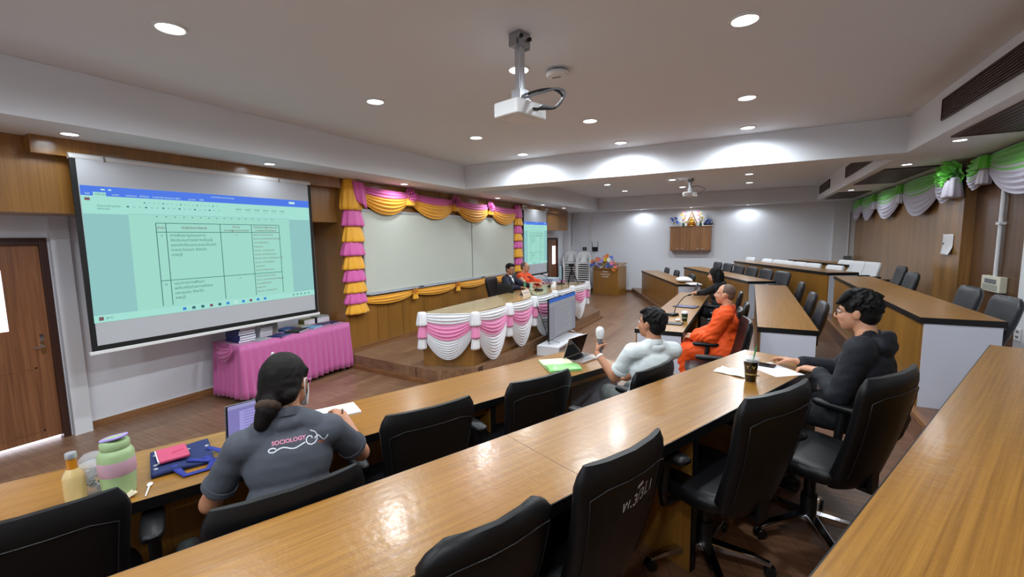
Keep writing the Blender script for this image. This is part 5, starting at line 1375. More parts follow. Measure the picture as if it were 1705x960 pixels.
MB().box(-0.03, 0.03, 0.0, 0.03, 0.015, 0.12).rprism(0.24, 0.16, 0, 0.015, 0.03).build('stand', M['blackplastic'], t)
t = thing('camera_tripod', 'small black tripod on the far end of the stage table', 'tripod', (-3.60, 9.55, 0.98))
for k in range(3):
    a = 2 * PI * k / 3 + 0.4
    MB().tube([(0.02 * math.cos(a), 0.02 * math.sin(a), 0.30), (0.15 * math.cos(a), 0.15 * math.sin(a), 0.006)], 0.012, 8).build('leg', M['black'], t, smooth=60)
MB().cyl((0, 0), 0.018, 0.22, 0.40, 12).build('column', M['black'], t, smooth=60); MB().box(-0.06, 0.06, -0.03, 0.03, 0.40, 0.45).build('phone_clamp', M['black'], t, bevel=0.005)
# ================================================================== PEOPLE
def ik(S, W, l1, l2, hint):
    S = V(S); W = V(W); d = W - S; L = min(d.length, (l1 + l2) * 0.999); dn = d.normalized()
    a = (l1 * l1 - l2 * l2 + L * L) / (2 * L); h = math.sqrt(max(l1 * l1 - a * a, 0))
    hn = V(hint); hn = (hn - dn * hn.dot(dn)).normalized()
    E = S + dn * a + hn * h
    return E, S + dn * L
def hand(mb, W, d, nrm, side, curl=(20, 30, 25), spread=0.06, thumb=35, grip=0.0, k=1.0):
    """five fingers on a palm; d = towards the finger tips, nrm = out of the palm, side = +1 when the thumb is on d x nrm"""
    d = V(d).normalized(); n = V(nrm); n = (n - d * n.dot(d)).normalized(); s = d.cross(n) * side
    K = []
    for i, o in enumerate((0.030, 0.010, -0.010, -0.029)):
        kn = W + (d * (0.088 - 0.006 * abs(i - 1)) + s * o) * k
        K.append(kn)
        mb.cap(W + (d * 0.012 + s * o * 0.6) * k, kn, 0.0155 * k, 0.0125 * k, 10)
    lens = ((0.040, 0.024, 0.018), (0.045, 0.028, 0.019), (0.041, 0.026, 0.019), (0.031, 0.020, 0.017))
    for i in range(4):
        p = K[i]; ang = 0.0
        dd = (d + s * (0.03 - 0.02 * i) * spread * 20).normalized()
        for j in range(3):
            ang += math.radians(curl[j] * (1 + 0.12 * i))
            v = dd * math.cos(ang) + n * math.sin(ang)
            q = p + v * lens[i][j] * k
            mb.cap(p, q, (0.0102 - 0.0012 * j) * k, (0.0094 - 0.0014 * j) * k, 9); p = q
    t0 = W + (d * 0.022 + s * 0.028) * k
    a = math.radians(thumb)
    v1 = (d * math.cos(a) + s * math.sin(a) + n * (0.25 + grip)).normalized()
    t1 = t0 + v1 * 0.042 * k; v2 = (v1 + n * (0.35 + grip) - s * 0.25).normalized(); t2 = t1 + v2 * 0.032 * k; v3 = (v2 + n * 0.2 - s * 0.25).normalized(); t3 = t2 + v3 * 0.026 * k
    mb.cap(t0, t1, 0.0155 * k, 0.0125 * k, 10); mb.cap(t1, t2, 0.012 * k, 0.0105 * k, 10); mb.cap(t2, t3, 0.0105 * k, 0.008 * k, 10)
    return s

def folds(amp, dirs, freq, seed=0):
    from mathutils import noise as ns
    q = V(dirs).normalized(); R = q.to_track_quat('Z', 'Y').to_matrix().transposed()
    off = V((seed * 3.1, seed * 1.7, seed * 0.9)); f = freq
    def fn(co, no):
        out = np.empty(len(co))
        for i, c in enumerate(co):
            p = R @ V(c)
            p = V((p.x * f * 0.35, p.y * f * 0.35, p.z * f)) + off
            out[i] = (1 - 2.2 * abs(ns.noise(p))) * 0.7 + 0.5 * ns.noise(p * 2.3)
        return out * amp
    return fn
def folds_old(amp, dirs, freq, seed=0):
    rs = np.random.RandomState(seed); ph = rs.rand(6) * 6
    def f(co, no):
        x, y, z = co[:, 0], co[:, 1], co[:, 2]
        a = dirs[0] * x + dirs[1] * y + dirs[2] * z
        w = np.sin(freq * a + 2.2 * np.sin(5 * x + ph[0]) + 1.6 * np.sin(6 * z + ph[1]) + ph[2])
        w2 = np.sin(freq * 0.53 * a + 2.5 * np.sin(4 * y + ph[3]) + ph[4])
        return amp * (0.65 * w + 0.35 * w2)
    return f

def person(label, loc, rz, lean=4, twist=0, side=0, yaw=0, pitch=0, roll=0, hands=(None, None), hints=((-0.6, -0.5, -0.6), (0.6, -0.5, -0.6)), hip=0.55, elb=(None, None), shz=0.435, wide=1.0, girth=1.0, skin='skin', sc=1.0,
           top='polo', topmat=None, pants=None, hair='short', hairmat='hair', hdir=((0, 1, 0), (0, 1, 0)), hn=((0, 0, -1), (0, 0, -1)), curl=((18, 22, 18), (18, 22, 18)), specs=False, mask=False, knees=(0.44, 0.44), name='person', shoes=True, voxel=0.0075, neckless=0, grip=(0, 0), fold=0.004):
    t = thing(name, label, 'person', loc, rz, None)
    t.scale = (sc, sc, sc)
    Mt = T(0, 0, hip) @ Rx(math.radians(-lean)) @ Ry(math.radians(side)) @ Rz(math.radians(twist))
    P = lambda x, y, z: Mt @ V((x, y, z))
    W = wide
    sh = [P(-0.175 * W, 0.0, shz), P(0.175 * W, 0.0, shz)]
    neck0 = P(0, -0.012, 0.475); Hm = Mt @ T(0, 0.012, 0.555) @ Rz(math.radians(yaw)) @ Ry(math.radians(roll)) @ Rx(math.radians(pitch)) @ T(0, 0.022, 0.085)
    h = lambda x, y, z: Hm @ V((x, y, z))
    HR = Hm.to_3x3()
    wr = []; el = []
    for k in range(2):
        s = -1 if k == 0 else 1
        tgt = hands[k] if hands[k] is not None else (s * 0.17, 0.36, hip + 0.10)
        hn_ = hints[k] if elb[k] is None else V(elb[k]) - (sh[k] + V(tgt)) * 0.5
        E, w = ik(sh[k], tgt, 0.285, 0.25, hn_); el.append(E); wr.append(w)
    # ---------------- body, one continuous skin
    b = MB()
    b.cap(P(-0.075, 0, 0), P(0.075, 0, 0), 0.118 * girth, 0.118 * girth)
    RT = Mt.to_3x3()
    b.ell(P(0, 0.01, 0.13), (0.145 * girth, 0.105 * girth, 0.14), R=RT).ell(P(0, 0.012, 0.31), (0.155 * W, 0.105, 0.16), R=RT)
    b.cap(sh[0], sh[1], 0.055, 0.055).cap(P(-0.10 * W, -0.01, 0.45), neck0 + (h(0, 0, 0) - neck0) * 0.2, 0.05, 0.05).cap(P(0.10 * W, -0.01, 0.45), neck0 + (h(0, 0, 0) - neck0) * 0.2, 0.05, 0.05)
    b.cap(neck0, h(0, -0.02, -0.04), 0.058, 0.054)
    b.ell(h(0, -0.016, 0.028), (0.076, 0.094, 0.088), R=HR).ell(h(0, 0.03, -0.035), (0.062, 0.062, 0.075), R=HR).ell(h(0, 0.046, -0.083), (0.038, 0.036, 0.030), R=HR)
    b.ell(h(0, 0.052, -0.06), (0.05, 0.035, 0.04), R=HR)
    for s in (-1, 1):
        b.ell(h(s * 0.034, 0.062, -0.028), (0.026, 0.024, 0.026), R=HR)                       # cheeks
        b.cap(h(s * 0.012, 0.082, 0.022), h(s * 0.045, 0.068, 0.022), 0.010, 0.009, 8)       # brow
        b.ell(h(s * 0.077, -0.006, -0.012), (0.010, 0.021, 0.032), R=HR)
        b.cap(h(s * 0.074, 0.004, -0.01), h(s * 0.082, -0.016, 0.006), 0.006, 0.008, 8)
    b.cap(h(0, 0.084, 0.012), h(0, 0.104, -0.026), 0.010, 0.014, 10).cap(h(-0.012, 0.094, -0.032), h(0.012, 0.094, -0.032), 0.009, 0.009, 8)
    b.cap(h(-0.016, 0.083, -0.058), h(0.016, 0.083, -0.058), 0.008, 0.008, 8)
    for k in range(2):
        b.cap(sh[k], el[k], 0.052, 0.042).cap(el[k], wr[k] - (wr[k] - el[k]).normalized() * 0.02, 0.044, 0.029)
        b.cap(wr[k] - (wr[k] - el[k]).normalized() * 0.03, wr[k], 0.029, 0.026)
        hd = hdir[k] if hdir[k] is not None else (wr[k] - el[k])
        hand(b, wr[k], hd, hn[k], 1 if k == 1 else -1, curl[k], grip=grip[k])
        s = -1 if k == 0 else 1
        kn = V((s * 0.12, knees[k], hip - 0.02)); an = V((s * 0.12, knees[k] - 0.03, 0.09))
        b.cap(V((s * 0.09, 0, hip)), kn, 0.085, 0.06).cap(kn, an, 0.056, 0.038)
        b.cap(an + V((0, -0.03, -0.035)), an + V((0, 0.14, -0.05)), 0.04, 0.032)
    body = organic('body', b, voxel, M[skin], t, 3)
    # ---------------- face details
    for s in (-1, 1):
        MB().ell(h(s * 0.031, 0.079, 0.002), (0.014, 0.010, 0.008), 12, 8, R=HR).build('eye', M['eyewhite'], t, smooth=180)
        MB().ell(h(s * 0.031, 0.0865, 0.002), (0.006, 0.004, 0.0062), 10, 6, R=HR).build('iris', M['iris'], t, smooth=180)
        if hair != 'none': MB().cap(h(s * 0.014, 0.092, 0.026), h(s * 0.048, 0.077, 0.026), 0.0042, 0.003, 8).build('eyebrow', M['hair'], t, smooth=180)
    MB().ell(h(0, 0.0895, -0.0545), (0.021, 0.006, 0.0045), 12, 6, R=HR).ell(h(0, 0.089, -0.062), (0.018, 0.006, 0.005), 12, 6, R=HR).build('lips', M['lip'], t, smooth=180)
    # ---------------- hair
    hb = MB()
    hm = M[hairmat]
    if hair in ('short', 'bushy', 'pony', 'long'):
        g = {'short': 0.006, 'bushy': 0.012, 'pony': 0.010, 'long': 0.012}[hair]
        hb.ell(h(0, -0.026, 0.042), (0.077 + g, 0.092 + g, 0.083 + g), R=HR)
        hb.ell(h(0, -0.055, -0.012), (0.068 + g, 0.052 + g, 0.07 + g * 0.5), R=HR)
        for s in (-1, 1):
            hb.cap(h(s * (0.064 + g * 0.6), 0.012, 0.045), h(s * (0.066 + g * 0.5), 0.010, 0.012), 0.022, 0.012)
        if hair == 'bushy':
            for s in (-1, -0.4, 0.3, 0.9): hb.cap(h(s * 0.05, 0.03, 0.105), h(s * 0.062, 0.083, 0.058), 0.03, 0.012)
            hb.ell(h(0, -0.05, 0.02), (0.084, 0.078, 0.085), R=HR)
        if hair == 'short':
            for s in (-0.8, 0, 0.8): hb.cap(h(s * 0.05, 0.02, 0.105), h(s * 0.055, 0.065, 0.082), 0.022, 0.014)
        if hair == 'pony':
            for s in (-1, 1): hb.cap(h(s * 0.064, 0.008, 0.055), h(s * 0.055, -0.08, -0.06), 0.022, 0.035)
            hb.ell(h(0, -0.065, -0.01), (0.088, 0.07, 0.10), R=HR).ell(h(0, -0.042, 0.025), (0.089, 0.10, 0.098), R=HR)
            hb.cap(h(-0.008, -0.10, -0.075), h(-0.012, -0.125, -0.12), 0.042, 0.038)
            hb.cap(h(-0.018, -0.125, -0.115), h(-0.035, -0.13, -0.165), 0.042, 0.030)
        if hair == 'long':
            for s in (-1, 1): hb.cap(h(s * 0.074, 0.015, 0.04), h(s * 0.085, -0.02, -0.16), 0.03, 0.03)
            hb.cap(h(0, -0.08, 0), h(0, -0.085, -0.20), 0.075, 0.06); hb.cap(h(-0.05, -0.07, 0), h(-0.06, -0.06, -0.2), 0.05, 0.04).cap(h(0.05, -0.07, 0), h(0.06, -0.06, -0.2), 0.05, 0.04)
        rh = random.Random(11)
        n_ = {'short': 70, 'bushy': 160, 'pony': 0, 'long': 30}[hair]
        for i in range(n_):
            th = rh.uniform(0, 2 * PI); ph = rh.uniform(0.05, 1.75)
            dv = V((math.sin(ph) * math.cos(th), math.sin(ph) * math.sin(th), math.cos(ph)))
            if dv.y > 0.25 and dv.z < 0.62: continue
            e = V(((0.077 + g) * dv.x, -0.026 + (0.092 + g) * dv.y, 0.042 + (0.083 + g) * dv.z))
            tv = (V((0, 0.55 if hair in ('short', 'bushy') else -1.0, -0.9)) - dv * V((0, 0.55, -0.9)).dot(dv)).normalized() + V((rh.uniform(-0.4, 0.4), rh.uniform(-0.3, 0.3), 0))
            L_ = 0.034 if hair != 'short' else 0.022
            hb.cap(h(*(e - dv * 0.004)), h(*(e + tv * L_ + dv * -0.003)), 0.0105, 0.0065, 7)
        organic('hair', hb, 0.0048, hm, t, 14 if hair == 'pony' else 2, folds(0.0016, (0.2, -1, 1), 60, 7) if hair in ('pony', 'long') else None)
        if hair == 'pony':
            m = MB(); m.lathe([(0.030, -0.022), (0.047, -0.012), (0.05, 0.0), (0.047, 0.012), (0.030, 0.022)], 30, T(*h(-0.012, -0.118, -0.098)) @ HR.to_4x4() @ Rx(math.radians(-20)), pleat=(0.06, 9, 0))
            m.build('scrunchie', mat('leopard_fabric', '#3b2a1e', 0.8, var=0.7, vscale=90), t, smooth=60)
            MB().cap(h(-0.045, -0.035, 0.128), h(-0.035, -0.05, 0.131), 0.007, 0.006).build('hair_clip', M['white'], t, smooth=60)
    elif hair == 'shaved':
        hb.ell(h(0, -0.0225, 0.034), (0.0765, 0.0905, 0.0845), R=HR); hb.ell(h(0, -0.055, -0.005), (0.066, 0.052, 0.06), R=HR)
        for s in (-1, 1): hb.cap(h(s * 0.068, 0.0, 0.04), h(s * 0.0695, 0.002, 0.012), 0.012, 0.008)
        organic('hair', hb, 0.006, M[hairmat], t, 3)['label'] = 'closely shaved scalp'
    # ---------------- clothing
    c = MB()
    rb = 0.014
    def torso(mb, e, low=True):
        mb.ell(P(0, 0.008, 0.14), (0.152 * girth + e, 0.112 * girth + e, 0.17), R=RT).ell(P(0, 0.008, 0.31), (0.162 * W + e, 0.110 + e, 0.165), R=RT)
        mb.cap(sh[0] + RT @ V((0.01, 0, 0)), sh[1] - RT @ V((0.01, 0, 0)), 0.062 + e * 0.6, 0.062 + e * 0.6)
        mb.cap(P(-0.10 * W, -0.01, 0.445), P(-0.03, -0.012, 0.487), 0.056, 0.054).cap(P(0.10 * W, -0.01, 0.445), P(0.03, -0.012, 0.487), 0.056, 0.054)
        mb.cap(P(-0.075, 0, 0.02), P(0.075, 0, 0.02), 0.128 * girth + e, 0.128 * girth + e)
        mb.ell(P(0, -0.018, 0.468), (0.085, 0.066, 0.05), R=RT)
    if top in ('polo', 'shirt'):
        torso(c, rb)
        for k in range(2):
            m_ = sh[k].lerp(el[k], 0.66)
            c.cap(sh[k], m_, 0.061, 0.060)
        organic('shirt', c, 0.008, topmat, t, 3, folds(fold, (1.5, 1, 4), 14, 1))
        m = MB(); m.lathe([(0.064, -0.016), (0.068, 0.008), (0.062, 0.022), (0.057, 0.022), (0.058, -0.016)], 28, T(*P(0, -0.010, 0.505)) @ RT.to_4x4() @ Rx(math.radians(-12)), cap=False); m.build('collar', topmat, t, smooth=60)
        for k in range(2):
            m = MB(); p = sh[k].lerp(el[k], 0.68); q = (el[k] - sh[k]).normalized().to_track_quat('Z', 'Y').to_matrix().to_4x4()
            m.lathe([(0.052, -0.012), (0.066, -0.012), (0.0665, 0.012), (0.052, 0.014)], 24, T(*p) @ q, cap=False)
            m.build('sleeve_hem', topmat, t, smooth=60)
    elif top in ('jacket', 'suit'):
        torso(c, rb + 0.012)
        for k in range(2):
            c.cap(sh[k], el[k], 0.070, 0.060).cap(el[k], wr[k] - (wr[k] - el[k]).normalized() * 0.035, 0.060, 0.044)
        if top == 'jacket':
            rg = [(0.098 * math.sin(a), -0.022 - 0.088 * math.cos(a), 0.485 - 0.035 * (1 - math.cos(a)) * 0.8) for a in [math.radians(-140 + 28 * i) for i in range(11)]]
            for p_, q_ in zip(rg[:-1], rg[1:]): c.cap(P(*p_), P(*q_), 0.036, 0.036, 10)
            c.ell(P(0, -0.095, 0.435), (0.10, 0.045, 0.075), R=RT).ell(P(-0.06, -0.085, 0.45), (0.07, 0.045, 0.06), R=RT).ell(P(0.06, -0.085, 0.45), (0.07, 0.045, 0.06), R=RT)
        organic('jacket', c, 0.008, topmat, t, 3, folds(fold * 1.8, (2, 1, 3), 13, 2))
        if top == 'suit':
            f = MB(); f.ell(P(0, 0.092, 0.34), (0.05, 0.045, 0.13), R=RT).cap(P(-0.03, 0.03, 0.485), P(0.03, 0.03, 0.485), 0.04, 0.04)
            organic('shirt', f, 0.009, M['white_fab'], t, 2)
            m = MB()
            for s in (-1, 1):
                a = [P(s * 0.05, 0.075, 0.475), P(s * 0.105, 0.105, 0.40), P(s * 0.085, 0.128, 0.34), P(s * 0.02, 0.142, 0.20), P(s * 0.03, 0.135, 0.34)]
                m.add([tuple(q) for q in a], [(0, 1, 2, 3, 4)] )
            m.build('lapel', topmat, t, solid=0.006)
    elif top in ('robe', 'robe_bare'):
        torso(c, rb + 0.02)
        ks = (0, 1) if top == 'robe' else (0,)
        for k in ks:
            c.cap(sh[k], el[k], 0.085, 0.082).cap(el[k], el[k].lerp(wr[k], 0.86), 0.085, 0.060)
            c.cap(el[k], el[k] + V((0, -0.02, -0.12)), 0.07, 0.05)
        if top == 'robe':
            c.cap(P(-0.05, 0.07, 0.42), P(0.09, 0.11, 0.20), 0.06, 0.08)
        c.cap(V((-0.10, 0.02, hip - 0.01)), V((-0.13, knees[0], hip - 0.02)), 0.125, 0.095).cap(V((0.10, 0.02, hip - 0.01)), V((0.13, knees[1], hip - 0.02)), 0.125, 0.095)
        c.cap(V((-0.12, knees[0], hip - 0.03)), V((0.12, knees[1], hip - 0.03)), 0.085, 0.085)
        for s, kk in ((-1, knees[0]), (1, knees[1])): c.cap(V((s * 0.12, kk, hip - 0.05)), V((s * 0.12, kk - 0.03, 0.18)), 0.10, 0.085)
        organic('robe', c, 0.008, topmat, t, 3, folds(0.012, (2, 1, 2.4), 17, 4))
        # the thick rolled edge that runs over the shoulder
        if top == 'robe':
            m = MB(); m.tube([P(0.075, 0.07, 0.475), P(0.14, 0.0, 0.47), P(0.16, -0.06, 0.40), P(0.10, -0.125, 0.28), P(0.02, -0.14, 0.12)], [0.022, 0.03, 0.034, 0.03, 0.024], 12); m.build('robe_roll', topmat, t, smooth=180)
        else:
            m = MB(); m.tube([P(-0.14, -0.05, 0.45), P(-0.10, 0.05, 0.47), P(-0.02, 0.125, 0.34), P(0.08, 0.14, 0.22), P(0.15, 0.09, 0.14)], [0.03, 0.034, 0.03, 0.028, 0.024], 12); m.build('robe_roll', topmat, t, smooth=180)
    if pants is not None and not top.startswith('robe'):
        c = MB()
        c.cap(P(-0.075, 0, 0.0), P(0.075, 0, 0.0), 0.132 * girth, 0.132 * girth)
        for s, kk in ((-1, knees[0]), (1, knees[1])):
            c.cap(V((s * 0.09, 0.01, hip)), V((s * 0.12, kk, hip - 0.02)), 0.10, 0.075).cap(V((s * 0.12, kk, hip - 0.02)), V((s * 0.12, kk - 0.03, 0.10)), 0.074, 0.058)
        organic('trousers', c, 0.011, pants, t, 3, folds(0.005, (2, 3, 1), 12, 5))
        for s, kk in ((-1, knees[0]), (1, knees[1])):
            m = MB(); m.cap(V((s * 0.12, kk - 0.07, 0.05)), V((s * 0.125, kk + 0.12, 0.042)), 0.048, 0.04); m.box(s * 0.12 - 0.045, s * 0.12 + 0.045, kk - 0.11, kk + 0.16, 0.0, 0.022)
            organic('shoe', m, 0.009, M['black'], t, 2)
    if specs:
        m = MB()
        for s in (-1, 1):
            ring = [h(s * 0.034 + 0.023 * math.cos(a), 0.101 - 0.012 * abs(math.cos(a)) * (1 if s * math.cos(a) > 0 else 0), 0.0 + 0.017 * math.sin(a)) for a in [2 * PI * i / 18 for i in range(18)]]
            m.tube(ring, 0.0022, 6, closed=True)
            m.tube([h(s * 0.057, 0.089, 0.004), h(s * 0.076, 0.06, 0.006), h(s * 0.081, 0.0, 0.006), h(s * 0.080, -0.022, -0.012)], 0.002, 6)
        m.tube([h(-0.011, 0.102, 0.003), h(0, 0.106, 0.006), h(0.011, 0.102, 0.003)], 0.002, 6)
        m.build('glasses', M['black'] if specs == 1 else M['pinkpuff'], t, smooth=60)
    if mask:
        m = MB()
        m.grid(lambda u, v: h(0.068 * math.sin((u - 0.5) * 2.5) * (1 - 0.12 * v), 0.030 + 0.088 * math.cos((u - 0.5) * 2.5) - 0.012 * abs(v - 0.45), -0.012 - 0.092 * v), 20, 12)
        o = m.build('face_mask', M['white'], t, smooth=180, solid=0.003)
        q = MB()
        for s in (-1, 1): q.tube([h(s * 0.064, 0.055, -0.02), h(s * 0.082, 0.01, 0.012), h(s * 0.088, -0.016, 0.0), h(s * 0.082, -0.006, -0.045), h(s * 0.060, 0.05, -0.095)], 0.0025, 6)
        q.build('ear_loop', M['white'], o, smooth=60)
    return t, dict(P=P, h=h, sh=sh, el=el, wr=wr, Mt=Mt, HR=HR, RT=RT)

def head_off(rz, lean, twist=0, side=0, yaw=0, pitch=0, roll=0, hip=0.55, sc=1.0):
    Mt = T(0, 0, hip) @ Rx(math.radians(-lean)) @ Ry(math.radians(side)) @ Rz(math.radians(twist))
    Hm = Mt @ T(0, 0.012, 0.555) @ Rz(math.radians(yaw)) @ Ry(math.radians(roll)) @ Rx(math.radians(pitch)) @ T(0, 0.022, 0.085)
    return (Rz(rz) @ Hm).translation * sc
def at_head(hx, hy, z, rz, lean, side=0, yaw=0, pitch=0, sc=1.0, hip=0.55):
    o = head_off(rz, lean, 0, side, yaw, pitch, 0, hip, sc)
    return ((hx - o.x, hy - o.y, z), rz, sc)
def to_local(t, p):
    Mi = (T(*t[0]) @ Rz(t[1]) @ Matrix.Diagonal((t[2], t[2], t[2], 1))).inverted()
    return Mi @ V(p)

GREYS = mat('charcoal_polo_knit', '#4b4e57', 0.85, bump=0.25, bscale=500, var=0.06, vscale=8)
WHITS = mat('white_shirt_cotton', '#dbe2e2', 0.75, bump=0.1, bscale=300)
NAVYJ = mat('dark_navy_jacket', '#14161f', 0.8, bump=0.2, bscale=300)
SUIT = mat('navy_suit_wool', '#161a2b', 0.75)
ORNG = mat('orange_robe', '#e8500e', 0.7, bump=0.1, bscale=200)
ORNG2 = mat('orange_robe_stage', '#dd4b1c', 0.7)
GRYP = mat('grey_trousers', '#6c6f6d', 0.8); BLKP = mat('black_trousers', '#15161a', 0.8)

# ---- woman in grey
x0 = at_head(-1.865, 1.25, 0.16, AN - 0.16, 15, 0, -32, -6, 1.04)
L = lambda p: to_local(x0, p)
wt, wi = person('woman in a charcoal polo shirt with a ponytail and white mask, writing', x0[0], x0[1], sc=1.04, shz=0.405, lean=15, yaw=-32, pitch=-6, hands=(L((-2.20, 1.14, 0.955)), L((-1.95, 1.63, 1.03))), elb=(L((-2.0, 0.85, 0.75)), L((-1.62, 1.56, 0.78))),
               hdir=((0.1, 1, -0.1), (-0.25, 1, 0.25)), hn=((0, 0.1, -1), (-0.5, 0.2, -1)), curl=((14, 18, 14), (38, 45, 30)), top='polo', topmat=GREYS, pants=BLKP, hair='pony', hairmat='hair_b', specs=2, mask=True, wide=1.0, girth=1.08, fold=0.0026, grip=(0, 0.4))
# embroidered emblem on the back of the shirt
def decal(target, root, pieces, org, ax, ay, nd, mats, name, off=0.0015):
    me = target.data
    bv = BVHTree.FromPolygons([v.co for v in me.vertices], [p.vertices for p in me.polygons])
    org, ax, ay, nd = V(org), V(ax).normalized(), V(ay).normalized(), V(nd).normalized()
    mb = MB()
    for mi, (vs, fs) in pieces:
        mb.mi = mi; out = []
        for (x, y) in vs:
            p = org + ax * x + ay * y - nd * 0.25
            hit = bv.ray_cast(p, nd, 0.6)
            q = (hit[0] - nd * off) if hit[0] is not None else p + nd * 0.25
            out.append(q)
        mb.add(out, fs)
    return mb.build(name, mats, root)
def ribbon(pts, w):
    vs = []; 
    for i, p in enumerate(pts):
        a = V(pts[max(i - 1, 0)]); b = V(pts[min(i + 1, len(pts) - 1)]); d = (b - a).normalized(); n = V((-d.y, d.x)) * w / 2
        vs += [(p[0] + n.x, p[1] + n.y), (p[0] - n.x, p[1] - n.y)]
    return vs, [(2 * i, 2 * i + 2, 2 * i + 3, 2 * i + 1) for i in range(len(pts) - 1)]
shirt = [c for c in wt.children if c.name.startswith('shirt')][0]
pieces = []
vs, fs = text_poly('SOCIOLOGY', 0.022, 'LEFT', 0, 0.0006); pieces.append((0, ([(x - 0.072, y + 0.012) for x, y in vs], fs)))
pieces.append((1, ribbon([(-0.075 + 0.014 * math.cos(a) + 0.004, -0.006 + 0.008 * math.sin(a)) for a in [0.3 + i * 0.45 for i in range(12)]] + [(-0.055 + 0.012 * i, -0.008 + 0.006 * math.sin(i * 0.9)) for i in range(9)] + [(0.05, 0.0)], 0.0045)))
pieces.append((1, ribbon([(0.072 + (0.006 + 0.0021 * i) * math.cos(i * 0.6), 0.008 + (0.006 + 0.0021 * i) * math.sin(i * 0.6)) for i in range(14)], 0.0042)))
pieces.append((1, ribbon([(0.088 + 0.006 * i, 0.004 + 0.012 * math.sin(i * 0.75)) for i in range(10)], 0.0045)))
pieces.append((2, ribbon([(0.10 + 0.003 * i, -0.014 + 0.003 * math.sin(i * 1.6)) for i in range(10)], 0.006)))
decal(shirt, wt, pieces, wi['P'](0.012, -0.05, 0.385), wi['RT'] @ V((1, 0, 0)), wi['RT'] @ V((0, 0, 1)), wi['RT'] @ V((0, 1, 0)), [mat('pink_thread', '#d98aa4', 0.7), mat('white_thread', '#d9dde0', 0.7), mat('rust_thread', '#8a4a33', 0.7)], 'emblem')
w = wt.matrix_basis
pw = T(*x0[0]) @ Rz(x0[1]) @ wi['wr'][1]
t = thing('pen', 'pale pen held in the right hand of the woman in grey', 'pen', tuple(pw + V((-0.055, 0.035, 0.0))), 0)
MB().cap((-0.03, 0.03, -0.055), (0.03, -0.015, 0.075), 0.0045, 0.0055).build('barrel', M['white'], t, smooth=60); MB().cap((0.024, -0.011, 0.062), (0.035, -0.019, 0.086), 0.0065, 0.006).build('cap', mat('pen_cap', '#a98f7a', 0.4), t, smooth=60)

# ---- man in white with the microphone
x0 = at_head(-0.645, 3.42, 0.16, math.radians(44), 1, 3, 24, 2, 1.03)
L = lambda p: to_local(x0, p)
Dl = lambda d: Rz(-x0[1]).to_3x3() @ V(d)
mic_p = V((-1.07, 3.50, 1.125))
md = V((-0.25, 0.80, 0.55)).normalized(); mn = V((0.85, 0.35, 0.0)); mn = (mn - md * mn.dot(md)).normalized(); mwr = mic_p - md * 0.062 - mn * 0.034
pt, pi_ = person('man in a white short-sleeved shirt seen from behind, holding a microphone', x0[0], x0[1], lean=1, side=3, yaw=24, pitch=2, hands=(L(mwr), L((-1.02, 3.72, 0.74))), elb=(L((-0.99, 3.38, 0.93)), None),
             hdir=(Dl((-0.25, 0.80, 0.55)), (-0.3, 1, -0.2)), hn=(Dl((0.85, 0.35, 0.0)), (0, 0, -1)), curl=((48, 62, 40), (20, 25, 20)), top='shirt', topmat=WHITS, pants=GRYP, hair='short', wide=1.05, grip=(0.6, 0), fold=0.004, knees=(0.44, 0.46))
t = thing('microphone', 'microphone with a white cover held up by the man in the white shirt', 'microphone', tuple(mic_p - V((0, 0, 0.125))), 0)
MB().lathe([(0.013, 0.0), (0.016, 0.01), (0.019, 0.16), (0.024, 0.185)], 20).build('handle', M['grey'], t, smooth=50); MB().lathe([(0.026, 0.18), (0.034, 0.205), (0.036, 0.24), (0.030, 0.265), (0.012, 0.278)], 24).build('windscreen', M['white'], t, smooth=50)
wq = pi_['wr'][0] - (pi_['wr'][0] - pi_['el'][0]).normalized() * 0.035
q = (pi_['wr'][0] - pi_['el'][0]).normalized().to_track_quat('Z', 'Y').to_matrix().to_4x4()
MB().lathe([(0.029, -0.009), (0.0335, -0.008), (0.0335, 0.008), (0.029, 0.009)], 24, T(*wq) @ q, cap=False).build('wristband', M['white'], pt, smooth=50)

# ---- monk in orange at the middle desk
x0 = at_head(-0.235, 5.50, 0.16, AM - 0.05, -2, 0, -4, 2, 1.03)
L = lambda p: to_local(x0, p)
person('monk in an orange robe seated at the desk, arms in his lap', x0[0], x0[1], lean=-2, yaw=-4, pitch=2, hands=(L((-0.56, 5.44, 0.86)), L((-0.56, 5.60, 0.86))), hints=((-0.8, -0.6, -0.8), (0.8, -0.6, -0.8)), curl=((30, 40, 30), (30, 40, 30)), top='robe', topmat=ORNG, hair='shaved', hairmat='stubble', girth=1.25, wide=1.05, skin='skin_l', knees=(0.40, 0.40))

# ---- woman with black hair beyond him
x0 = at_head(-0.53, 8.40, 0.16, AM - 0.08, 10, 0, 2, 4, 0.97)
L = lambda p: to_local(x0, p)
person('woman in black with long black hair using a laptop', x0[0], x0[1], lean=10, yaw=2, pitch=4, hands=(L((-0.80, 8.62, 0.96)), L((-0.78, 8.86, 0.965))), hints=((-0.8, -0.3, -0.6), (0.8, -0.3, -0.6)), top='jacket', topmat=mat('black_cardigan', '#141318', 0.8), pants=BLKP, hair='long', wide=0.9, skin='skin_l')

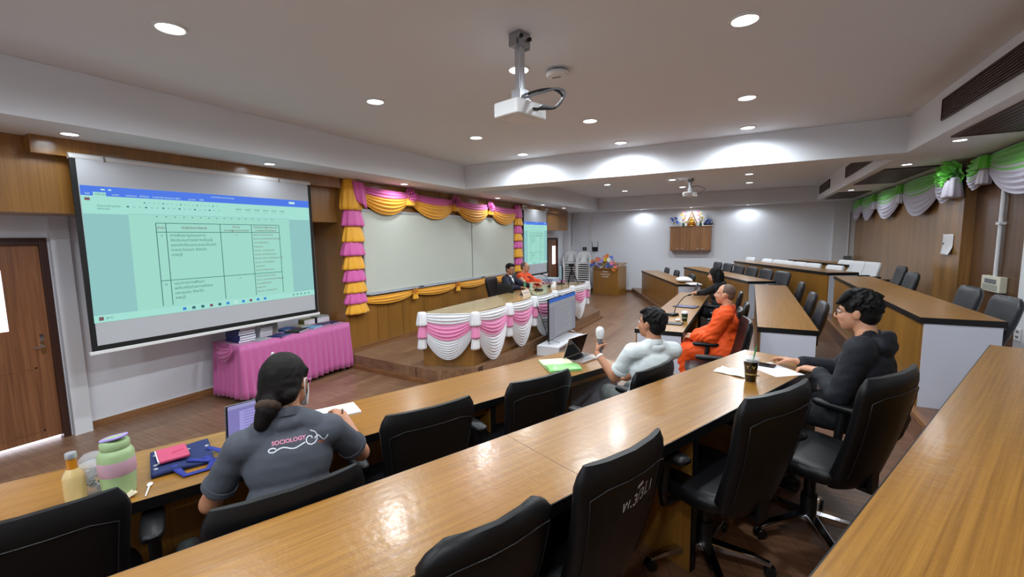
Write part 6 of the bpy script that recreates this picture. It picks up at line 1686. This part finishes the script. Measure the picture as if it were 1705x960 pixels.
# ---- man in the dark jacket
x0 = at_head(0.575, 3.28, 0.36, math.radians(70), 8, 0, 6, 3)
L = lambda p: to_local(x0, p)
person('man with glasses in a dark hooded jacket leaning on the glossy desk', x0[0], x0[1], lean=8, yaw=6, pitch=3, hands=(L((0.40, 3.30, 1.15)), L((0.31, 3.46, 1.155))), hints=((-0.8, -0.5, -0.8), (0.7, -0.3, -0.8)), hdir=((0.35, 1, 0), (0.1, 1, 0.08)), hn=((0, 0, -1), (-0.2, 0, -1)), curl=((24, 34, 26), (12, 22, 18)), top='jacket', topmat=NAVYJ, pants=BLKP, hair='bushy', specs=1, wide=1.1, skin='skin_l')

# ---- man in the suit on the stage
x0 = ((-4.58, 8.22, 0.2), -AM + 0.1, 1.0)
L = lambda p: to_local(x0, p)
person('man in a dark suit and open white collar seated behind the stage table', x0[0], x0[1], lean=7, yaw=-28, pitch=2, hands=(L((-4.10, 8.42, 1.03)), L((-4.12, 8.02, 1.03))), hints=((-0.9, -0.3, -0.5), (0.9, -0.3, -0.5)), curl=((20, 25, 20), (20, 25, 20)), top='suit', topmat=SUIT, pants=BLKP, hair='short', specs=1, skin='skin')
bt(CH_A, -4.98, 8.20, 0.2, -AM + 0.05, 'black leather office chair of the man in the suit on the stage', 'black chairs on the stage')
bt(CH_A, -4.93, 8.98, 0.2, -AM, 'black leather office chair of the monk on the stage', 'black chairs on the stage')
bt(CH_A, -4.22, 7.62, 0.2, math.radians(155), 'black leather office chair turned sideways at the stage table', 'black chairs on the stage', (1, 1, 0.93))
# ---- monk on the stage
x0 = ((-4.60, 8.95, 0.2), -AM + 0.05, 0.98)
L = lambda p: to_local(x0, p)
person('monk with glasses and a bare shoulder in an orange robe on the stage', x0[0], x0[1], lean=8, yaw=8, pitch=6, hands=(L((-4.22, 9.12, 1.03)), L((-4.18, 8.84, 1.03))), hints=((-0.9, -0.3, -0.5), (0.9, -0.4, -0.4)), top='robe_bare', topmat=ORNG2, hair='shaved', hairmat='stubble', specs=1, girth=1.1, skin='skin_l')

# handwriting on the back of one chair
back = [c for c in C_WRITE.children if c.name.startswith('backrest')][0]
pieces = []
vs, fs = text_poly('พ.3/3ไ.1', 0.062, 'LEFT', 0.2, 0.0006); pieces.append((0, ([(x - 0.10, y) for x, y in vs], fs)))
pieces.append((0, ribbon([(-0.012 + 0.01 * i, 0.062 + 0.001 * i) for i in range(5)], 0.012)))
decal(back, C_WRITE, pieces, (0.03, -0.345, 0.80), (1, 0, 0.12), (-0.12, 0, 1), (0, 1, 0), [mat('white_marker_ink', '#b9babd', 0.7)], 'handwriting', 0.001)
# ================================================================== CAMERA AND LIGHT
yaw, pit, rol = math.radians(28.37), math.radians(-6.26), math.radians(-0.94)
F = V((-math.sin(yaw) * math.cos(pit), math.cos(yaw) * math.cos(pit), math.sin(pit)))
Rr = V((math.cos(yaw), math.sin(yaw), 0)); Uu = Rr.cross(F)
R1 = Rr * math.cos(rol) + Uu * math.sin(rol); U1 = Uu * math.cos(rol) - Rr * math.sin(rol)
cam = bpy.data.cameras.new('camera'); co = bpy.data.objects.new('camera', cam); COL.objects.link(co)
mw = Matrix((R1, U1, -F)).transposed().to_4x4(); mw.translation = (0, 0, 2.0)
co.matrix_world = mw
cam.sensor_width = 36.0; cam.lens = 735.0 / 1705.0 * 36.0; cam.clip_start = 0.05; cam.clip_end = 60
SC.camera = co

def lamp(x, y, z, power, cone):
    l = bpy.data.lights.new('downlight_lamp', 'SPOT')
    l.energy = power; l.spot_size = math.radians(cone); l.spot_blend = 0.5; l.shadow_soft_size = 0.075
    l.color = (0.87, 0.95, 1.0)
    o = bpy.data.objects.new('downlight_lamp', l); COL.objects.link(o); o.location = (x, y, z - 0.02)
KL = 100.0
for (x, y, z, p, cone) in LAMPS:
    lamp(x, y, z, KL * p, cone)
def added_fitting(x, y):
    o = dup(P_BIG, (x, y, ZC), 0)
    for k_ in ('label', 'category', 'group'):
        if k_ in o: del o[k_]
    o.name = 'added_ceiling_light_fitting'; o['kind'] = 'structure'
# added unseen downlights that even out the light, overhead and behind the camera
for y in (-0.15, -1.9):
    for x in (-3.45, -1.79, -0.09):
        lamp(x, y, ZC, KL, 170); added_fitting(x, y)
for y in (9.6,):  # one more added row, out of view behind the beam, for even light
    for x in (-3.45, -1.79, -0.09):
        lamp(x, y, ZC, KL, 170); added_fitting(x, y)

w = bpy.data.worlds.new('world'); SC.world = w; w.use_nodes = True
w.node_tree.nodes['Background'].inputs['Color'].default_value = (0.6, 0.66, 0.75, 1); w.node_tree.nodes['Background'].inputs['Strength'].default_value = 0.3
vs_ = SC.view_settings; vs_.view_transform = 'Standard'; vs_.look = 'None'; vs_.gamma = 1.0; vs_.use_curve_mapping = False; vs_.exposure = 0.0
